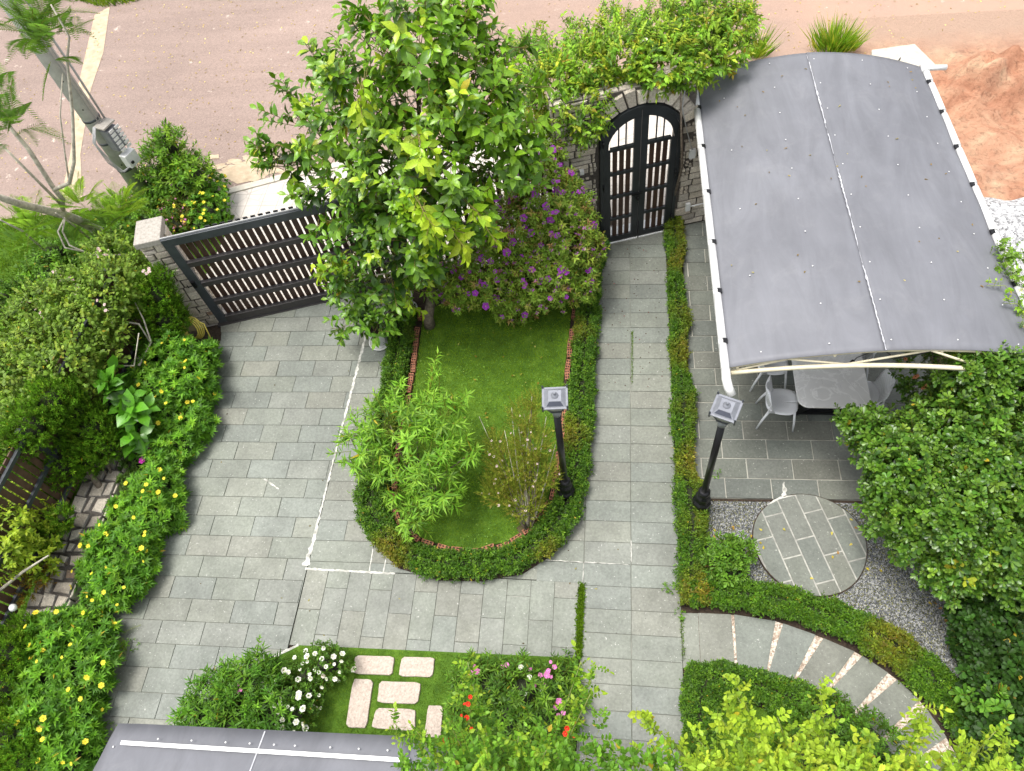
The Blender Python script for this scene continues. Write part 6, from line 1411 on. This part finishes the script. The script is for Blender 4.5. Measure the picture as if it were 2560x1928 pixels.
t, A, D = rambler('tall rambling rose with red blooms rising at the bottom centre', (-1.0, .15, 0),
        [(995, 1470, 3.0), (1010, 1430, 2.8), (1255, 1430, 3.3), (1275, 1500, 3.3), (850, 1560, 3.4), (900, 1580, 3.6), (1290, 1440, 3.4), (1120, 1590, 3.8), (1180, 1620, 3.9), (1050, 1620, 3.9), (970, 1560, 3.5)],
        [(P(960, 1670, 3.4), (.26, .16, .16)), (P(1040, 1660, 3.5), (.28, .17, .16)), (P(1120, 1680, 3.5), (.30, .17, .16)), (P(1200, 1670, 3.5), (.28, .17, .16)), (P(1280, 1670, 3.4), (.26, .17, .16)), (P(990, 1600, 3.0), (.12, .16, .12)), (P(890, 1665, 3.5), (.10, .08, .1)), (P(1290, 1590, 3.2), (.07, .16, .12)), (P(1010, 1540, 2.8), (.07, .13, .1)), (P(1360, 1680, 3.4), (.22, .16, .15)), (P(1150, 1630, 3.2), (.2, .10, .12)), (P(1440, 1690, 3.4), (.2, .15, .15)), (P(1060, 1600, 2.6), (.2, .12, .1)), (P(1180, 1600, 2.6), (.16, .10, .1))], DG, [4, 4, 2, 2], 100)
put_flowers(t, 'red', [P(x, y, 3.1) for x, y in [(1012, 1520), (1004, 1522), (1016, 1505), (998, 1545), (1020, 1575), (970, 1600), (1225, 1572), (1222, 1585), (1240, 1590), (962, 1597), (1008, 1550)]], [np.array([0, -.4, .9])] * 11, .55)
t, A, D = rambler('tall yellow green rambling rose filling the bottom right corner', (2.2, .05, 0),
        [(1390, 1555, 3.4), (1375, 1535, 3.4), (1580, 1460, 3.6), (1590, 1500, 3.5), (1770, 1480, 3.6), (1760, 1540, 3.5), (2000, 1530, 3.6), (1990, 1560, 3.5), (2150, 1580, 3.5), (2080, 1600, 3.5), (1550, 1540, 3.5), (1500, 1590, 3.5), (1880, 1590, 3.6), (1680, 1550, 3.4), (1640, 1590, 3.7)],
        [(P(1500, 1690, 3.5), (.24, .15, .16)), (P(1570, 1665, 3.5), (.24, .18, .16)), (P(1650, 1675, 3.5), (.26, .18, .16)), (P(1740, 1660, 3.5), (.26, .18, .16)), (P(1830, 1680, 3.5), (.28, .16, .16)), (P(1920, 1690, 3.5), (.24, .15, .16)), (P(2010, 1700, 3.5), (.24, .14, .16)), (P(2110, 1690, 3.5), (.26, .15, .16)), (P(2200, 1680, 3.5), (.22, .16, .16)), (P(1590, 1590, 3.3), (.08, .18, .12)), (P(1770, 1590, 3.3), (.09, .18, .12)), (P(1390, 1640, 3.3), (.06, .12, .1)), (P(2000, 1600, 3.3), (.05, .10, .1)), (P(1690, 1620, 3.2), (.10, .14, .12)), (P(2150, 1610, 3.3), (.05, .12, .1))], LG, [4, 3, 2, 3], 100)
# leafy bushes behind the corner hedge
shrub('leafy_bush', 'mid green bush growing over the corner hedge behind the rambling rose', 'shrub', (2.4, 1.1, 0), [((2.35, 1.45, .4), .34), ((2.75, 1.25, .4), .32), ((2.1, 1.15, .4), .34), ((2.6, .95, .4), .36), ((1.9, .8, .4), .3), ((3.0, .9, .3), .26), ((2.3, .7, .4), .3)], 130, dict(n=8, stem=.07, ang=60, ln=.05, wd=.02, kind='lance', grav=.05, cols=[(.07, .17, .03), (.10, .23, .04), (.05, .12, .025)], stemr=.002), core=.8, lump=.2)
# weeds in joints
def weed(name, label, pts, n, w_, h, kind='stuff'):
    pts = np.array(pts, float); a = rng.random(n) * (len(pts) - 1); q = np.stack([np.interp(a, range(len(pts)), pts[:, i]) for i in range(2)] + [np.full(n, .01)], 1); q[:, :2] += rng.standard_normal((n, 2)) * w_
    lb = LB(); lb.leaves(q, norm(rdir(n) * .7 + [0, 0, 1]), rdir(n), h * rng.uniform(.6, 1.4, n), h * .35, pal(n, [(.12, .24, .03), (.18, .32, .04), (.08, .15, .02)]), 'dia'); tag(lb.build(name, MT['matte']), label, None, None, kind)
weed('moss', 'narrow strip of grass in the joint between entry path and flower bed', [(-.405, 2.95), (-.41, 2.5), (-.41, 2.05)], 3000, .02, .045)
weed('moss', 'moss growing in the middle joint of the entry path', [(.25, 7.1), (.25, 6.7), (.25, 6.1)], 700, .010, .018)
weed('moss', 'creeping weeds in the joint beside the curved walkway', [(.86, 2.7), (.86, 2.4), (.87, 2.1)], 260, .012, .03)
for (x, y, lab) in ((1445, 1272, 'hedge shoot spilling onto the entry path'), (1470, 1330, 'small weed at the start of the curved walkway'), (285, 1395, 'low weed creeping onto the driveway'), (240, 1575, 'weed at the corner of the entrance canopy'), (1548, 1025, 'tiny weed on the patio by the lamp')):
    b = P(x, y, 0); shrub('weed', lab, 'weed', b, [(b + [0, 0, .03], (.13 if x > 1600 or x < 1460 else .07, .06, .05))], 420, dict(n=5, stem=.03, ang=60, ln=.03, wd=.016, kind='dia', cols=[(.08, .19, .03), (.12, .25, .04)], stemr=0))
t = thing('fern', 'small pale fern at the edge of the driveway', 'fern', P(262, 1375, 0)); lb = LB(); fronds(lb, P(258, 1372, .12), .05, 7, [(.2, .32, .08), (.26, .38, .1)], .25, .2); lb.build('fronds', MT['leaf'], t)
